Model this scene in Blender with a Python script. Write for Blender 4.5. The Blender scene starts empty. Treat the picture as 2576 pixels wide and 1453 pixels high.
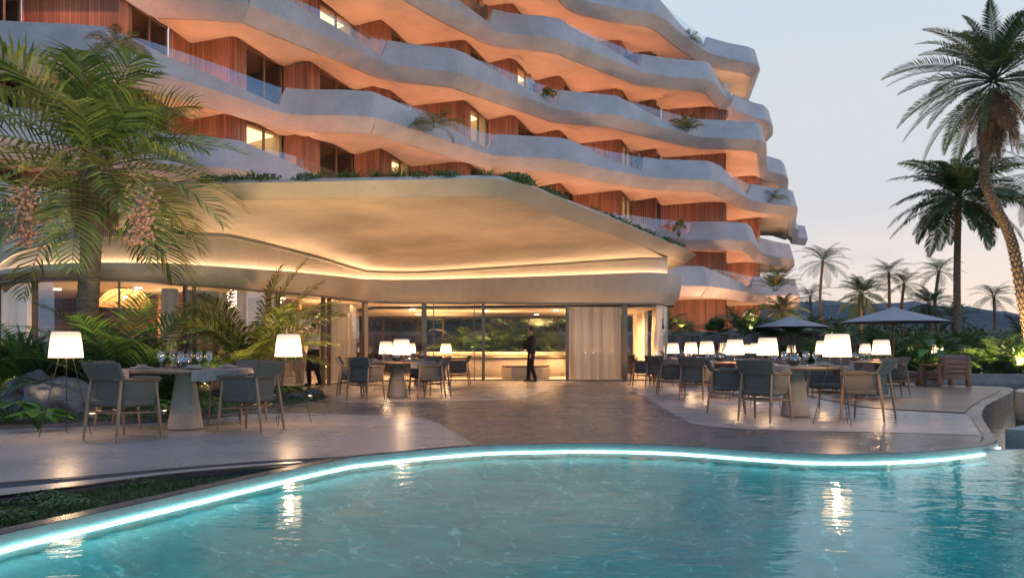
import bpy, bmesh, math, random
from mathutils import Vector, Matrix, noise as mnoise
random.seed(7)
S = bpy.context.scene
COL = S.collection
R = math.radians

# ---------------------------------------------------------------- camera
F, CX, HY = 1900.0, 1288.0, 881.0        # focal length, centre column and horizon row of a 2576 px wide frame
cam_d = bpy.data.cameras.new('camera')
cam = bpy.data.objects.new('camera', cam_d); COL.objects.link(cam)
cam.location = (0, 0, 1.0); cam.rotation_euler = (R(90), 0, 0)
cam_d.sensor_width = 36; cam_d.lens = F / 2576 * 36
cam_d.shift_y = (HY - 726.5) / 2576
cam_d.clip_start = 0.05; cam_d.clip_end = 6000
S.camera = cam
S.render.engine = 'CYCLES'
S.view_settings.view_transform = 'Standard'
S.view_settings.look = 'None'
S.view_settings.exposure = 0.16
S.view_settings.gamma = 1.0
S.cycles.use_denoising = True
S.cycles.max_bounces = 7
S.cycles.diffuse_bounces = 3
S.cycles.glossy_bounces = 3
S.cycles.transmission_bounces = 4
S.cycles.transparent_max_bounces = 14
S.cycles.caustics_reflective = False
S.cycles.caustics_refractive = False
S.cycles.sample_clamp_indirect = 4.0

# ---------------------------------------------------------------- dusk sky
W = bpy.data.worlds.new('World'); S.world = W; W.use_nodes = True
nt = W.node_tree; N = nt.nodes; L = nt.links; N.clear()
out = N.new('ShaderNodeOutputWorld'); bg = N.new('ShaderNodeBackground'); L.new(bg.outputs[0], out.inputs[0])
tc = N.new('ShaderNodeTexCoord'); sep = N.new('ShaderNodeSeparateXYZ'); L.new(tc.outputs['Generated'], sep.inputs[0])
def wramp(src, stops):
    r = N.new('ShaderNodeValToRGB'); L.new(src, r.inputs[0]); cr = r.color_ramp
    while len(cr.elements) > 1: cr.elements.remove(cr.elements[-1])
    cr.elements[0].position = stops[0][0]; cr.elements[0].color = (*stops[0][1], 1)
    for p, c in stops[1:]:
        e = cr.elements.new(p); e.color = (*c, 1)
    return r.outputs[0]
front = wramp(sep.outputs['Z'], [(0.0, (1.25, .92, .60)), (0.05, (1.18, .92, .70)), (0.10, (.98, .83, .74)), (0.18, (.70, .70, .72)),
                                 (0.28, (.65, .70, .74)), (0.45, (.55, .68, .80)), (0.7, (.30, .48, .74)), (1.0, (.20, .36, .66))])
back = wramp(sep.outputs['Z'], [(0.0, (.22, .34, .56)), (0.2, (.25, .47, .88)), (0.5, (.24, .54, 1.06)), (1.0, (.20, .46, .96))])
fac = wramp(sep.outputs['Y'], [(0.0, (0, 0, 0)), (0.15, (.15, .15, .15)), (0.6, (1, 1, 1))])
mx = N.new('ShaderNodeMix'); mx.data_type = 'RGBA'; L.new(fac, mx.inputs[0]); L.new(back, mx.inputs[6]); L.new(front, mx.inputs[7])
# thin streaked dusk cloud
mp = N.new('ShaderNodeMapping'); mp.inputs['Scale'].default_value = (1.0, 1.0, 5.5); L.new(tc.outputs['Generated'], mp.inputs[0])
nz = N.new('ShaderNodeTexNoise'); nz.inputs['Scale'].default_value = 2.6; nz.inputs['Detail'].default_value = 6; nz.inputs['Roughness'].default_value = .52; L.new(mp.outputs[0], nz.inputs[0])
cf = wramp(nz.outputs[0], [(0.40, (0, 0, 0)), (0.62, (.8, .8, .8))])
mx2 = N.new('ShaderNodeMix'); mx2.data_type = 'RGBA'; L.new(cf, mx2.inputs[0]); L.new(mx.outputs[2], mx2.inputs[6])
mx2.inputs[7].default_value = (.69, .68, .71, 1)
# the physical sky glow added on top, very low sun
sky = N.new('ShaderNodeTexSky'); sky.sky_type = 'NISHITA'; sky.sun_disc = False; sky.sun_elevation = R(5); sky.sun_rotation = R(88)
sk = N.new('ShaderNodeVectorMath'); sk.operation = 'SCALE'; sk.inputs['Scale'].default_value = .015; L.new(sky.outputs[0], sk.inputs[0])
ad = N.new('ShaderNodeVectorMath'); ad.operation = 'ADD'; L.new(mx2.outputs[2], ad.inputs[0]); L.new(sk.outputs[0], ad.inputs[1])
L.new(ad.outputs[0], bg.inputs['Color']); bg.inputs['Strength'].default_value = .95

sd = bpy.data.lights.new('sun', 'SUN'); sd.energy = 0.6; sd.angle = R(4); sd.color = (1.0, .62, .40)
sun = bpy.data.objects.new('sun', sd); COL.objects.link(sun)
sun.rotation_euler = Vector((-math.sin(R(88)), -math.cos(R(88)), -math.tan(R(5)))).to_track_quat('-Z', 'Y').to_euler()

# ---------------------------------------------------------------- helpers
def G(x, y, z=0.0):
    """photo column/row on a level surface of height z -> world point"""
    s = (y - HY) / (1.0 - z)
    return Vector(((x - CX) / s, F / s, z))
def D(x, y, d):
    """photo column/row at depth d -> world point"""
    return Vector(((x - CX) * d / F, d, 1.0 - (y - HY) * d / F))

class MB:
    """collects faces; build() links them as ONE mesh object"""
    def __init__(s): s.v = []; s.f = []; s.uv = {}
    def vert(s, p): s.v.append((p[0], p[1], p[2])); return len(s.v) - 1
    def face(s, pts, uv=None):
        i0 = len(s.v)
        for p in pts: s.v.append((p[0], p[1], p[2]))
        if uv: s.uv[len(s.f)] = uv
        s.f.append(tuple(range(i0, i0 + len(pts))))
    def add(s, vs, fs):
        i0 = len(s.v); s.v.extend([(p[0], p[1], p[2]) for p in vs]); s.f.extend([tuple(i + i0 for i in f) for f in fs])
    def box(s, c, sz, rz=0, M=None):
        hx, hy, hz = sz[0] / 2, sz[1] / 2, sz[2] / 2
        vs = [Vector((x, y, z)) for x in (-hx, hx) for y in (-hy, hy) for z in (-hz, hz)]
        if M is None: M = Matrix.Translation(Vector(c)) @ Matrix.Rotation(rz, 4, 'Z')
        s.add([M @ v for v in vs], [(0, 1, 3, 2), (4, 6, 7, 5), (0, 4, 5, 1), (2, 3, 7, 6), (0, 2, 6, 4), (1, 5, 7, 3)])
    def bbox(s, c, sz, b=.01, rz=0, M=None):
        """box with chamfered edges"""
        bm = bmesh.new(); bmesh.ops.create_cube(bm, size=1)
        bmesh.ops.scale(bm, vec=Vector(sz), verts=bm.verts)
        bmesh.ops.bevel(bm, geom=list(bm.edges), offset=b, segments=2, affect='EDGES', profile=.6)
        if M is None: M = Matrix.Translation(Vector(c)) @ Matrix.Rotation(rz, 4, 'Z')
        bm.verts.index_update()
        s.add([M @ v.co for v in bm.verts], [tuple(v.index for v in f.verts) for f in bm.faces]); bm.free()
    def tube(s, pts, rad, n=8, cap=True, flat=1.0):
        pts = [Vector(p) for p in pts]
        if not isinstance(rad, (list, tuple)): rad = [rad] * len(pts)
        i0 = len(s.v); up = Vector((0, 0, 1)); prev = None
        for i, p in enumerate(pts):
            t = (pts[min(i + 1, len(pts) - 1)] - pts[max(i - 1, 0)])
            t = t.normalized() if t.length > 1e-9 else Vector((0, 0, 1))
            if prev is None:
                a = t.cross(up) if abs(t.z) < .95 else t.cross(Vector((0, 1, 0)))
            else:
                a = prev - t * prev.dot(t)
            a.normalize(); prev = a; b = t.cross(a)
            for k in range(n):
                an = 2 * math.pi * k / n
                q = p + (a * math.cos(an) + b * math.sin(an) * flat) * rad[i]
                s.v.append((q.x, q.y, q.z))
        for i in range(len(pts) - 1):
            for k in range(n):
                k2 = (k + 1) % n
                s.f.append((i0 + i * n + k, i0 + i * n + k2, i0 + (i + 1) * n + k2, i0 + (i + 1) * n + k))
        if cap:
            s.f.append(tuple(i0 + k for k in range(n))[::-1]); s.f.append(tuple(i0 + (len(pts) - 1) * n + k for k in range(n)))
    def lathe(s, prof, n=24, c=(0, 0, 0), capb=True, capt=True, f=None):
        i0 = len(s.v)
        for (r, z) in prof:
            for k in range(n):
                a = 2 * math.pi * k / n; rr = r * (f(a, z) if f else 1)
                s.v.append((c[0] + rr * math.cos(a), c[1] + rr * math.sin(a), c[2] + z))
        m = len(prof)
        for i in range(m - 1):
            for k in range(n):
                k2 = (k + 1) % n
                s.f.append((i0 + i * n + k, i0 + i * n + k2, i0 + (i + 1) * n + k2, i0 + (i + 1) * n + k))
        if capb: s.f.append(tuple(i0 + k for k in range(n))[::-1])
        if capt: s.f.append(tuple(i0 + (m - 1) * n + k for k in range(n)))
    def prism(s, poly, z0, z1):
        n = len(poly); a = sum(poly[i][0] * poly[(i + 1) % n][1] - poly[(i + 1) % n][0] * poly[i][1] for i in range(n))
        if a < 0: poly = poly[::-1]
        i0 = len(s.v)
        for z in (z0, z1):
            for p in poly: s.v.append((p[0], p[1], z))
        s.f.append(tuple(i0 + k for k in range(n))[::-1]); s.f.append(tuple(i0 + n + k for k in range(n)))
        for k in range(n):
            k2 = (k + 1) % n; s.f.append((i0 + k, i0 + k2, i0 + n + k2, i0 + n + k))
    def strip(s, rows, close=False):
        """rows: list of equal-length point lists -> quad grid"""
        i0 = len(s.v); m = len(rows[0])
        for r in rows:
            for p in r: s.v.append((p[0], p[1], p[2]))
        for i in range(len(rows) - 1):
            for k in range(m if close else m - 1):
                k2 = (k + 1) % m
                s.f.append((i0 + i * m + k, i0 + i * m + k2, i0 + (i + 1) * m + k2, i0 + (i + 1) * m + k))
    def build(s, name, m, parent=None, smooth=None, loc=None):
        me = bpy.data.meshes.new(name); me.from_pydata(s.v, [], s.f)
        if s.uv:
            ul = me.uv_layers.new(name='UVMap')
            for pi, uv in s.uv.items():
                p = me.polygons[pi]
                for k, li in enumerate(p.loop_indices): ul.data[li].uv = uv[k]
        me.materials.append(m); me.update()
        if smooth is not None:
            for p in me.polygons: p.use_smooth = True
            me.set_sharp_from_angle(angle=R(smooth))
        o = bpy.data.objects.new(name, me); COL.objects.link(o)
        if parent: o.parent = parent
        if loc: o.location = loc
        return o

def tag(o, label=None, cat=None, group=None, kind=None):
    if label: o['label'] = label
    if cat: o['category'] = cat
    if group: o['group'] = group
    if kind: o['kind'] = kind
    return o
def thing(name, label, cat, loc=(0, 0, 0), rz=0, group=None, sc=1):
    o = bpy.data.objects.new(name, None); COL.objects.link(o); o.location = loc; o.rotation_euler = (0, 0, rz)
    o.scale = (sc, sc, sc) if not isinstance(sc, tuple) else sc
    o.empty_display_size = .2
    return tag(o, label, cat, group)
KIDS = {}
def kids(o):
    return [c for c in bpy.data.objects if c.parent == o]
def snapshot(o):
    """a thing, its parts and sub-parts as a plain tree, read once"""
    return (o, [snapshot(c) for c in kids(o)])
def dup(tree, loc, rz=0, label=None, group=None, sc=None, parent=None):
    o, ch = tree
    c = o.copy(); COL.objects.link(c); c.parent = parent
    if parent is None:
        c.location = loc; c.rotation_euler = (0, 0, rz)
        if sc is not None: c.scale = (sc, sc, sc) if not isinstance(sc, tuple) else sc
        if label: c['label'] = label
        if group: c['group'] = group
    for t in ch: dup(t, None, parent=c)
    return c

# ---------------------------------------------------------------- materials
def mat(name):
    m = bpy.data.materials.new(name); m.use_nodes = True
    return m, m.node_tree.nodes, m.node_tree.links, m.node_tree.nodes['Principled BSDF']
def ramp(N, L, src, stops, interp='LINEAR'):
    r = N.new('ShaderNodeValToRGB'); L.new(src, r.inputs[0]); cr = r.color_ramp; cr.interpolation = interp
    while len(cr.elements) > 1: cr.elements.remove(cr.elements[-1])
    def c4(c): return (*c, 1) if isinstance(c, tuple) else (c, c, c, 1)
    cr.elements[0].position = stops[0][0]; cr.elements[0].color = c4(stops[0][1])
    for p, c in stops[1:]:
        e = cr.elements.new(p); e.color = c4(c)
    return r.outputs[0]
def tex(N, L, scale, detail=5, rough=.55, vec=None, sc3=None, dist=0):
    t = N.new('ShaderNodeTexCoord'); v = t.outputs[vec or 'Object']
    if sc3:
        m = N.new('ShaderNodeMapping'); m.inputs['Scale'].default_value = sc3; L.new(v, m.inputs[0]); v = m.outputs[0]
    n = N.new('ShaderNodeTexNoise'); n.inputs['Scale'].default_value = scale; n.inputs['Detail'].default_value = detail
    n.inputs['Roughness'].default_value = rough; n.inputs['Distortion'].default_value = dist; L.new(v, n.inputs[0])
    return n.outputs[0]
def bump(N, L, src, strength, dist=.02):
    b = N.new('ShaderNodeBump'); b.inputs['Strength'].default_value = strength; b.inputs['Distance'].default_value = dist
    L.new(src, b.inputs['Height']); return b.outputs[0]
def mul(N, L, a, b, fac=1.0):
    m = N.new('ShaderNodeMix'); m.data_type = 'RGBA'; m.blend_type = 'MULTIPLY'; m.inputs[0].default_value = fac
    L.new(a, m.inputs[6]); L.new(b, m.inputs[7]); return m.outputs[2]

def concrete(name, c, rough=(.45, .75), big=.5, contrast=.22, pits=True, streak=(1, 1, 1), b=.25, spec=.5, f2=9):
    m, N, L, P = mat(name)
    n1 = tex(N, L, big, 6, .6, sc3=streak); n2 = tex(N, L, big * f2, 5, .55, sc3=streak)
    lo = tuple(x * (1 - contrast) for x in c); hi = tuple(min(1, x * (1 + contrast)) for x in c)
    col = ramp(N, L, n1, [(.3, lo), (.7, hi)])
    col = mul(N, L, col, ramp(N, L, n2, [(.3, .90), (.65, 1.0)]))
    if pits:
        v = N.new('ShaderNodeTexVoronoi'); v.inputs['Scale'].default_value = 9; t = N.new('ShaderNodeTexCoord'); L.new(t.outputs['Object'], v.inputs[0])
        col = mul(N, L, col, ramp(N, L, v.outputs['Distance'], [(.05, .62), (.12, 1.0)]))
    L.new(col, P.inputs['Base Color'])
    L.new(ramp(N, L, n2, [(.3, rough[0]), (.7, rough[1])]), P.inputs['Roughness'])
    L.new(bump(N, L, n2, b, .02), P.inputs['Normal'])
    P.inputs['Specular IOR Level'].default_value = spec
    return m
def plain(name, c, rough=.6, var=.15, scale=6, metal=0, sc3=None, b=.0, spec=.5):
    m, N, L, P = mat(name)
    n = tex(N, L, scale, 5, .6, sc3=sc3)
    L.new(ramp(N, L, n, [(.3, tuple(x * (1 - var) for x in c)), (.7, tuple(min(1, x * (1 + var)) for x in c))]), P.inputs['Base Color'])
    P.inputs['Roughness'].default_value = rough; P.inputs['Metallic'].default_value = metal
    P.inputs['Specular IOR Level'].default_value = spec
    if b: L.new(bump(N, L, n, b, .01), P.inputs['Normal'])
    return m
def emit(name, c, st, falloff=None):
    m, N, L, P = mat(name)
    N.remove(P); e = N.new('ShaderNodeEmission'); e.inputs[0].default_value = (*c, 1); e.inputs[1].default_value = st
    L.new(e.outputs[0], N['Material Output'].inputs[0])
    return m
def leafmat(name, dark, light, rough=.42, trans=.25, scale=1.5):
    m, N, L, P = mat(name)
    g = N.new('ShaderNodeNewGeometry')
    a = ramp(N, L, g.outputs['Random Per Island'], [(0, dark), (.75, light), (1, tuple(min(1, x * 1.35) for x in light))])
    n = tex(N, L, scale, 3)
    L.new(mul(N, L, a, ramp(N, L, n, [(.3, .7), (.7, 1.1)])), P.inputs['Base Color'])
    P.inputs['Roughness'].default_value = rough
    t = N.new('ShaderNodeBsdfTranslucent'); L.new(a, t.inputs[0])
    mx = N.new('ShaderNodeMixShader'); mx.inputs[0].default_value = trans
    L.new(P.outputs[0], mx.inputs[1]); L.new(t.outputs[0], mx.inputs[2]); L.new(mx.outputs[0], N['Material Output'].inputs[0])
    return m
def slatwood(name, c1, c2, w=.11, seam=.035, rough=.5):
    """vertical timber boards: colour changes per board along u, thin dark seams"""
    m, N, L, P = mat(name)
    uv = N.new('ShaderNodeUVMap'); sp = N.new('ShaderNodeSeparateXYZ'); L.new(uv.outputs[0], sp.inputs[0])
    d = N.new('ShaderNodeMath'); d.operation = 'DIVIDE'; d.inputs[1].default_value = w; L.new(sp.outputs[0], d.inputs[0])
    fl = N.new('ShaderNodeMath'); fl.operation = 'FLOOR'; L.new(d.outputs[0], fl.inputs[0])
    fr = N.new('ShaderNodeMath'); fr.operation = 'FRACT'; L.new(d.outputs[0], fr.inputs[0])
    wn = N.new('ShaderNodeTexWhiteNoise'); wn.noise_dimensions = '1D'; L.new(fl.outputs[0], wn.inputs['W'])
    col = ramp(N, L, wn.outputs['Value'], [(0, c1), (.6, c2), (1, tuple(x * 1.35 for x in c2))])
    mp = N.new('ShaderNodeMapping'); mp.inputs['Scale'].default_value = (14, .7, 1); L.new(uv.outputs[0], mp.inputs[0])
    n = N.new('ShaderNodeTexNoise'); n.inputs['Scale'].default_value = 2; n.inputs['Detail'].default_value = 5; L.new(mp.outputs[0], n.inputs[0])
    col = mul(N, L, col, ramp(N, L, n.outputs[0], [(.3, .7), (.7, 1.1)]))
    sm = ramp(N, L, fr.outputs[0], [(0, .5), (seam / w * .5, .5), (seam / w * .5 + .06, 1.0)])
    L.new(mul(N, L, col, sm), P.inputs['Base Color'])
    P.inputs['Roughness'].default_value = rough
    L.new(bump(N, L, sm, .6, .015), P.inputs['Normal'])
    return m

M = {}
M['fac'] = concrete('facade_concrete', (.41, .42, .43), rough=(.38, .62), big=.7, contrast=.16, b=.2)
M['pav'] = concrete('pavilion_concrete', (.47, .375, .29), rough=(.4, .65), big=.55, contrast=.16, streak=(1, 1, .35), b=.2)
M['soffit'] = concrete('polished_plaster', (.52, .41, .305), rough=(.44, .7), big=.34, contrast=.36, pits=False, b=.14, f2=6)
M['deck_d'] = concrete('dark_polished_concrete', (.115, .102, .104), rough=(.22, .33), big=.45, contrast=.16, pits=False, streak=(.8, 1.1, 1), b=.028, f2=3, spec=.32)
M['deck_l'] = concrete('light_polished_concrete', (.33, .285, .27), rough=(.24, .34), big=.45, contrast=.12, pits=False, streak=(.8, 1.1, 1), b=.028, f2=3)
M['stone'] = concrete('pale_stone', (.45, .39, .30), rough=(.35, .6), big=1.5, contrast=.15, b=.15)
M['table'] = concrete('concrete_pedestal', (.36, .30, .25), rough=(.5, .7), big=2.2, contrast=.16, b=.3)
M['poolwall'] = concrete('pool_wall_concrete', (.22, .27, .26), rough=(.4, .7), big=1.2, contrast=.18, b=.4)
M['clad'] = slatwood('timber_cladding', (.19, .092, .055), (.27, .138, .082))
M['fence'] = slatwood('fence_battens', (.08, .065, .06), (.15, .12, .11), w=.14)
M['deckwood'] = slatwood('deck_boards', (.17, .11, .08), (.24, .16, .115), w=.12, seam=.012, rough=.34)
M['oak'] = plain('oak', (.24, .13, .072), .45, .25, 3, sc3=(1, 1, .15), b=.1)
M['teak'] = plain('teak', (.24, .12, .065), .55, .3, 3, sc3=(.3, 1, 1), b=.1)
M['fabric'] = plain('taupe_fabric', (.105, .090, .078), .9, .14, 60, b=.3, spec=.2)
M['cushion'] = plain('rose_brown_cushion', (.20, .13, .11), .95, .12, 40, b=.3, spec=.1)
M['linen'] = plain('table_runner_linen', (.24, .19, .17), .95, .22, 40, sc3=(1, 1, .1), b=.4, spec=.1)
M['black'] = plain('black_metal', (.012, .012, .012), .35, .1, 5)
M['bronze'] = plain('dark_bronze_frame', (.16, .13, .10), .38, .1, 5, metal=.5)
M['alu'] = plain('brushed_metal', (.42, .40, .38), .32, .08, 8, metal=.8)
M['brass'] = plain('brass_rim', (.55, .33, .16), .3, .1, 8, metal=.9)
M['white'] = plain('white_porcelain', (.72, .70, .68), .25, .03, 8)
M['curtain'] = plain('sheer_curtain', (.66, .58, .48), .85, .08, 9, sc3=(1, 1, .05))
def translucent(m, f):
    N, L = m.node_tree.nodes, m.node_tree.links; P = N['Principled BSDF']; t = N.new('ShaderNodeBsdfTranslucent'); mx = N.new('ShaderNodeMixShader'); mx.inputs[0].default_value = f
    L.new(P.inputs['Base Color'].links[0].from_socket, t.inputs[0]); L.new(P.outputs[0], mx.inputs[1]); L.new(t.outputs[0], mx.inputs[2]); L.new(mx.outputs[0], N['Material Output'].inputs[0])
translucent(M['curtain'], .08)
M['umb'] = plain('umbrella_canvas', (.33, .33, .35), .9, .08, 12, b=.1, spec=.2)
M['rock'] = concrete('boulder', (.075, .072, .075), rough=(.5, .8), big=1.8, contrast=.5, pits=False, b=.9)
M['trunk'] = plain('palm_trunk', (.20, .135, .085), .85, .45, 5, sc3=(1, 1, 3), b=.8, spec=.2)
M['fibre'] = plain('leaf_base_fibre', (.26, .16, .085), .85, .4, 9, b=.8, spec=.2)
M['fruit'] = plain('palm_fruit', (.55, .28, .18), .5, .2, 20)
M['leaf'] = leafmat('palm_leaf', (.05, .09, .018), (.30, .33, .065), .34)
M['leaf2'] = leafmat('feather_palm_leaf', (.022, .055, .022), (.075, .125, .036), .40)
M['leafb'] = leafmat('shrub_leaf', (.025, .06, .02), (.10, .17, .035), .32)
M['leafg'] = leafmat('broad_leaf', (.03, .09, .02), (.10, .22, .03), .28, .3)
M['dead'] = leafmat('dried_leaf', (.13, .065, .035), (.30, .17, .09), .8, .15)
M['twig'] = leafmat('dry_twigs', (.02, .012, .01), (.07, .035, .025), .8, .05)
M['grass'] = leafmat('grass_blades', (.018, .040, .010), (.055, .095, .02), .6, .2)
M['soil'] = concrete('soil', (.035, .04, .018), rough=(.9, 1), big=3, contrast=.5, pits=False, b=.8)
M['skin'] = plain('skin', (.36, .20, .14), .5, .05, 8)
M['hair'] = plain('hair', (.012, .009, .008), .5, .1, 8)
M['shirt'] = plain('white_cloth', (.62, .58, .53), .9, .06, 8, b=.2)
M['dark'] = plain('black_cloth', (.012, .012, .014), .9, .1, 8, b=.2)
M['navy'] = plain('dark_blue_cloth', (.02, .05, .07), .9, .1, 8, b=.2)
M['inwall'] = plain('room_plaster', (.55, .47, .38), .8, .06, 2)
M['inwall_dim'] = plain('room_painted_dark', (.10, .075, .06), .8, .2, 2)  # unlit rooms: their darkness is put into the wall colour
M['pot'] = concrete('planter_concrete', (.30, .27, .25), rough=(.6, .8), big=3, contrast=.15, b=.3)
M['chan'] = plain('drain_channel', (.03, .03, .034), .4, .2, 4)
M['hill'] = plain('hill_forest', (.045, .065, .085), .95, .3, .01, spec=.0)
M['led_w'] = emit('warm_led_strip', (1.0, .70, .42), 34)
M['led_c'] = emit('cool_pool_led', (.92, .99, 1.0), 15)
M['uplight'] = emit('uplight_lens', (1.0, .72, .40), 14)
M['cove'] = emit('balcony_cove_led', (1.0, .33, .13), 135)
M['down'] = emit('downlight_lens', (1.0, .75, .45), 12)
M['room_lit'] = emit('lit_room_ceiling', (1.0, .68, .33), 2.3)
def shade_mat():
    m, N, L, P = mat('lamp_shade_fabric')
    t = N.new('ShaderNodeTexCoord'); s = N.new('ShaderNodeSeparateXYZ'); L.new(t.outputs['Object'], s.inputs[0])
    mr = N.new('ShaderNodeMapRange'); mr.inputs[1].default_value = .91; mr.inputs[2].default_value = 1.20; L.new(s.outputs[2], mr.inputs[0])
    c = ramp(N, L, mr.outputs[0], [(0, (1, .66, .36)), (.5, (1, .70, .40)), (1.0, (1.0, .60, .28))])
    st = ramp(N, L, mr.outputs[0], [(0, 1.0), (.55, .85), (.85, .32), (1.0, .17)])
    mm = N.new('ShaderNodeMath'); mm.operation = 'MULTIPLY'; mm.inputs[1].default_value = 2.9; L.new(st, mm.inputs[0])
    L.new(c, P.inputs['Emission Color']); L.new(mm.outputs[0], P.inputs['Emission Strength'])
    P.inputs['Base Color'].default_value = (.7, .6, .5, 1); P.inputs['Roughness'].default_value = .9
    return m
M['shade'] = shade_mat()
def glass_mat(name, tint, refl=.12, gl=(1, 1, 1), rough=.0):
    m, N, L, P = mat(name); N.remove(P)
    t = N.new('ShaderNodeBsdfTransparent'); t.inputs[0].default_value = (*tint, 1)
    g = N.new('ShaderNodeBsdfGlossy'); g.inputs['Roughness'].default_value = rough; g.inputs[0].default_value = (*gl, 1)
    lw = N.new('ShaderNodeLayerWeight'); lw.inputs[0].default_value = .35
    r = ramp(N, L, lw.outputs['Fresnel'], [(0, refl), (.5, refl + .06), (1, min(1, refl + .25))])
    mx = N.new('ShaderNodeMixShader'); L.new(r, mx.inputs[0]); L.new(t.outputs[0], mx.inputs[1]); L.new(g.outputs[0], mx.inputs[2])
    L.new(mx.outputs[0], N['Material Output'].inputs[0]); return m
M['glass'] = glass_mat('window_glass', (.92, .92, .90), .04)
M['rail'] = glass_mat('balustrade_glass', (.80, .87, .90), .20, (.9, .97, 1))
M['pglass'] = glass_mat('pavilion_glass', (.96, .95, .93), .02)
M['wine'] = glass_mat('wine_glass', (.93, .93, .93), .10)
M['vase'] = glass_mat('vase_glass', (.45, .42, .36), .22)
def water_mat(name, tint, ior=1.4, sc=1.0, strength=.12):
    m, N, L, P = mat(name); N.remove(P)
    n1 = tex(N, L, 1.6 * sc, 3, .5, sc3=(1, 1.6, 1), dist=.6); n2 = tex(N, L, 7 * sc, 3, .6, sc3=(1, 1.5, 1))
    a = N.new('ShaderNodeMath'); a.operation = 'MULTIPLY_ADD'; a.inputs[1].default_value = .28; L.new(n2, a.inputs[0]); L.new(n1, a.inputs[2])
    nb = bump(N, L, a.outputs[0], strength, .05)
    t = N.new('ShaderNodeBsdfTransparent'); t.inputs[0].default_value = (*tint, 1)
    g = N.new('ShaderNodeBsdfGlossy'); g.inputs['Roughness'].default_value = .02; L.new(nb, g.inputs['Normal'])
    fr = N.new('ShaderNodeFresnel'); fr.inputs[0].default_value = ior; L.new(nb, fr.inputs['Normal'])
    mx = N.new('ShaderNodeMixShader'); L.new(fr.outputs[0], mx.inputs[0]); L.new(t.outputs[0], mx.inputs[1]); L.new(g.outputs[0], mx.inputs[2])
    L.new(mx.outputs[0], N['Material Output'].inputs[0]); return m
M['water'] = water_mat('pool_water', (.48, .90, .92), 1.44, 1.0, .17)
M['water_b'] = water_mat('basin_water', (.25, .38, .42), 1.28)
def tile_mat():
    m, N, L, P = mat('pool_floor_stone')
    n = tex(N, L, 1.2, 7, .65, dist=1.2); n2 = tex(N, L, 9, 5, .7)
    c = ramp(N, L, n, [(.25, (.02, .25, .26)), (.5, (.045, .38, .39)), (.75, (.09, .48, .48))])
    v = N.new('ShaderNodeTexVoronoi'); v.feature = 'DISTANCE_TO_EDGE'; v.inputs['Scale'].default_value = 1.7
    w = N.new('ShaderNodeTexNoise'); w.inputs['Scale'].default_value = 1.5; w.inputs['Detail'].default_value = 3
    t = N.new('ShaderNodeTexCoord'); L.new(t.outputs['Object'], w.inputs[0])
    ad = N.new('ShaderNodeVectorMath'); ad.operation = 'ADD'; L.new(t.outputs['Object'], ad.inputs[0]); L.new(w.outputs[1], ad.inputs[1]); L.new(ad.outputs[0], v.inputs[0])
    caustic = ramp(N, L, v.outputs['Distance'], [(0, (1, 1, 1)), (.035, (0, 0, 0))])  # bright caustic light lines painted into the floor colour
    brk = mul(N, L, caustic, ramp(N, L, n2, [(.5, 0.0), (.62, 1.0)]))
    mx = N.new('ShaderNodeMix'); mx.data_type = 'RGBA'; L.new(brk, mx.inputs[0]); L.new(c, mx.inputs[6]); mx.inputs[7].default_value = (.40, .72, .72, 1)
    L.new(mul(N, L, mx.outputs[2], ramp(N, L, n2, [(.3, .75), (.6, 1.0)])), P.inputs['Base Color'])
    P.inputs['Roughness'].default_value = .5
    return m
M['tile'] = tile_mat()

def cr(pts, n=8, closed=False):
    """Catmull-Rom through points of any dimension"""
    P = [tuple(p) for p in pts]; m = len(P); o = []
    segs = m if closed else m - 1
    for i in range(segs):
        if closed: a, b, c, d = P[(i - 1) % m], P[i], P[(i + 1) % m], P[(i + 2) % m]
        else: a, b, c, d = P[max(i - 1, 0)], P[i], P[i + 1], P[min(i + 2, m - 1)]
        for k in range(n):
            t = k / n
            o.append(tuple(.5 * ((2 * b[j]) + (-a[j] + c[j]) * t + (2 * a[j] - 5 * b[j] + 4 * c[j] - d[j]) * t * t + (-a[j] + 3 * b[j] - 3 * c[j] + d[j]) * t ** 3) for j in range(len(b))))
    if not closed: o.append(P[-1])
    return o
def offs(pts, d):
    """offset a 2D polyline to its left by d"""
    o = []
    for i, p in enumerate(pts):
        a = pts[max(i - 1, 0)]; b = pts[min(i + 1, len(pts) - 1)]
        tx, ty = b[0] - a[0], b[1] - a[1]; l = math.hypot(tx, ty) or 1
        o.append((p[0] - ty / l * d, p[1] + tx / l * d))
    return o
def interp(xs, ys, x):
    if x <= xs[0]: return ys[0]
    for i in range(len(xs) - 1):
        if x <= xs[i + 1]:
            return ys[i] + (ys[i + 1] - ys[i]) * (x - xs[i]) / (xs[i + 1] - xs[i])
    return ys[-1]
def flat_poly(mb, pts, z):
    """triangulated flat polygon facing up"""
    from mathutils.geometry import tessellate_polygon
    vs = [Vector((p[0], p[1], z)) for p in pts]
    for t in tessellate_polygon([vs]):
        a, b, c = (vs[i] for i in t)
        nz = (b - a).cross(c - a).z
        if abs(nz) < 1e-9: continue
        mb.face([a, b, c] if nz > 0 else [a, c, b])
def g2(x, y): v = G(x, y); return (v.x, v.y)
def st(o): o['kind'] = 'structure'; return o

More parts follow.
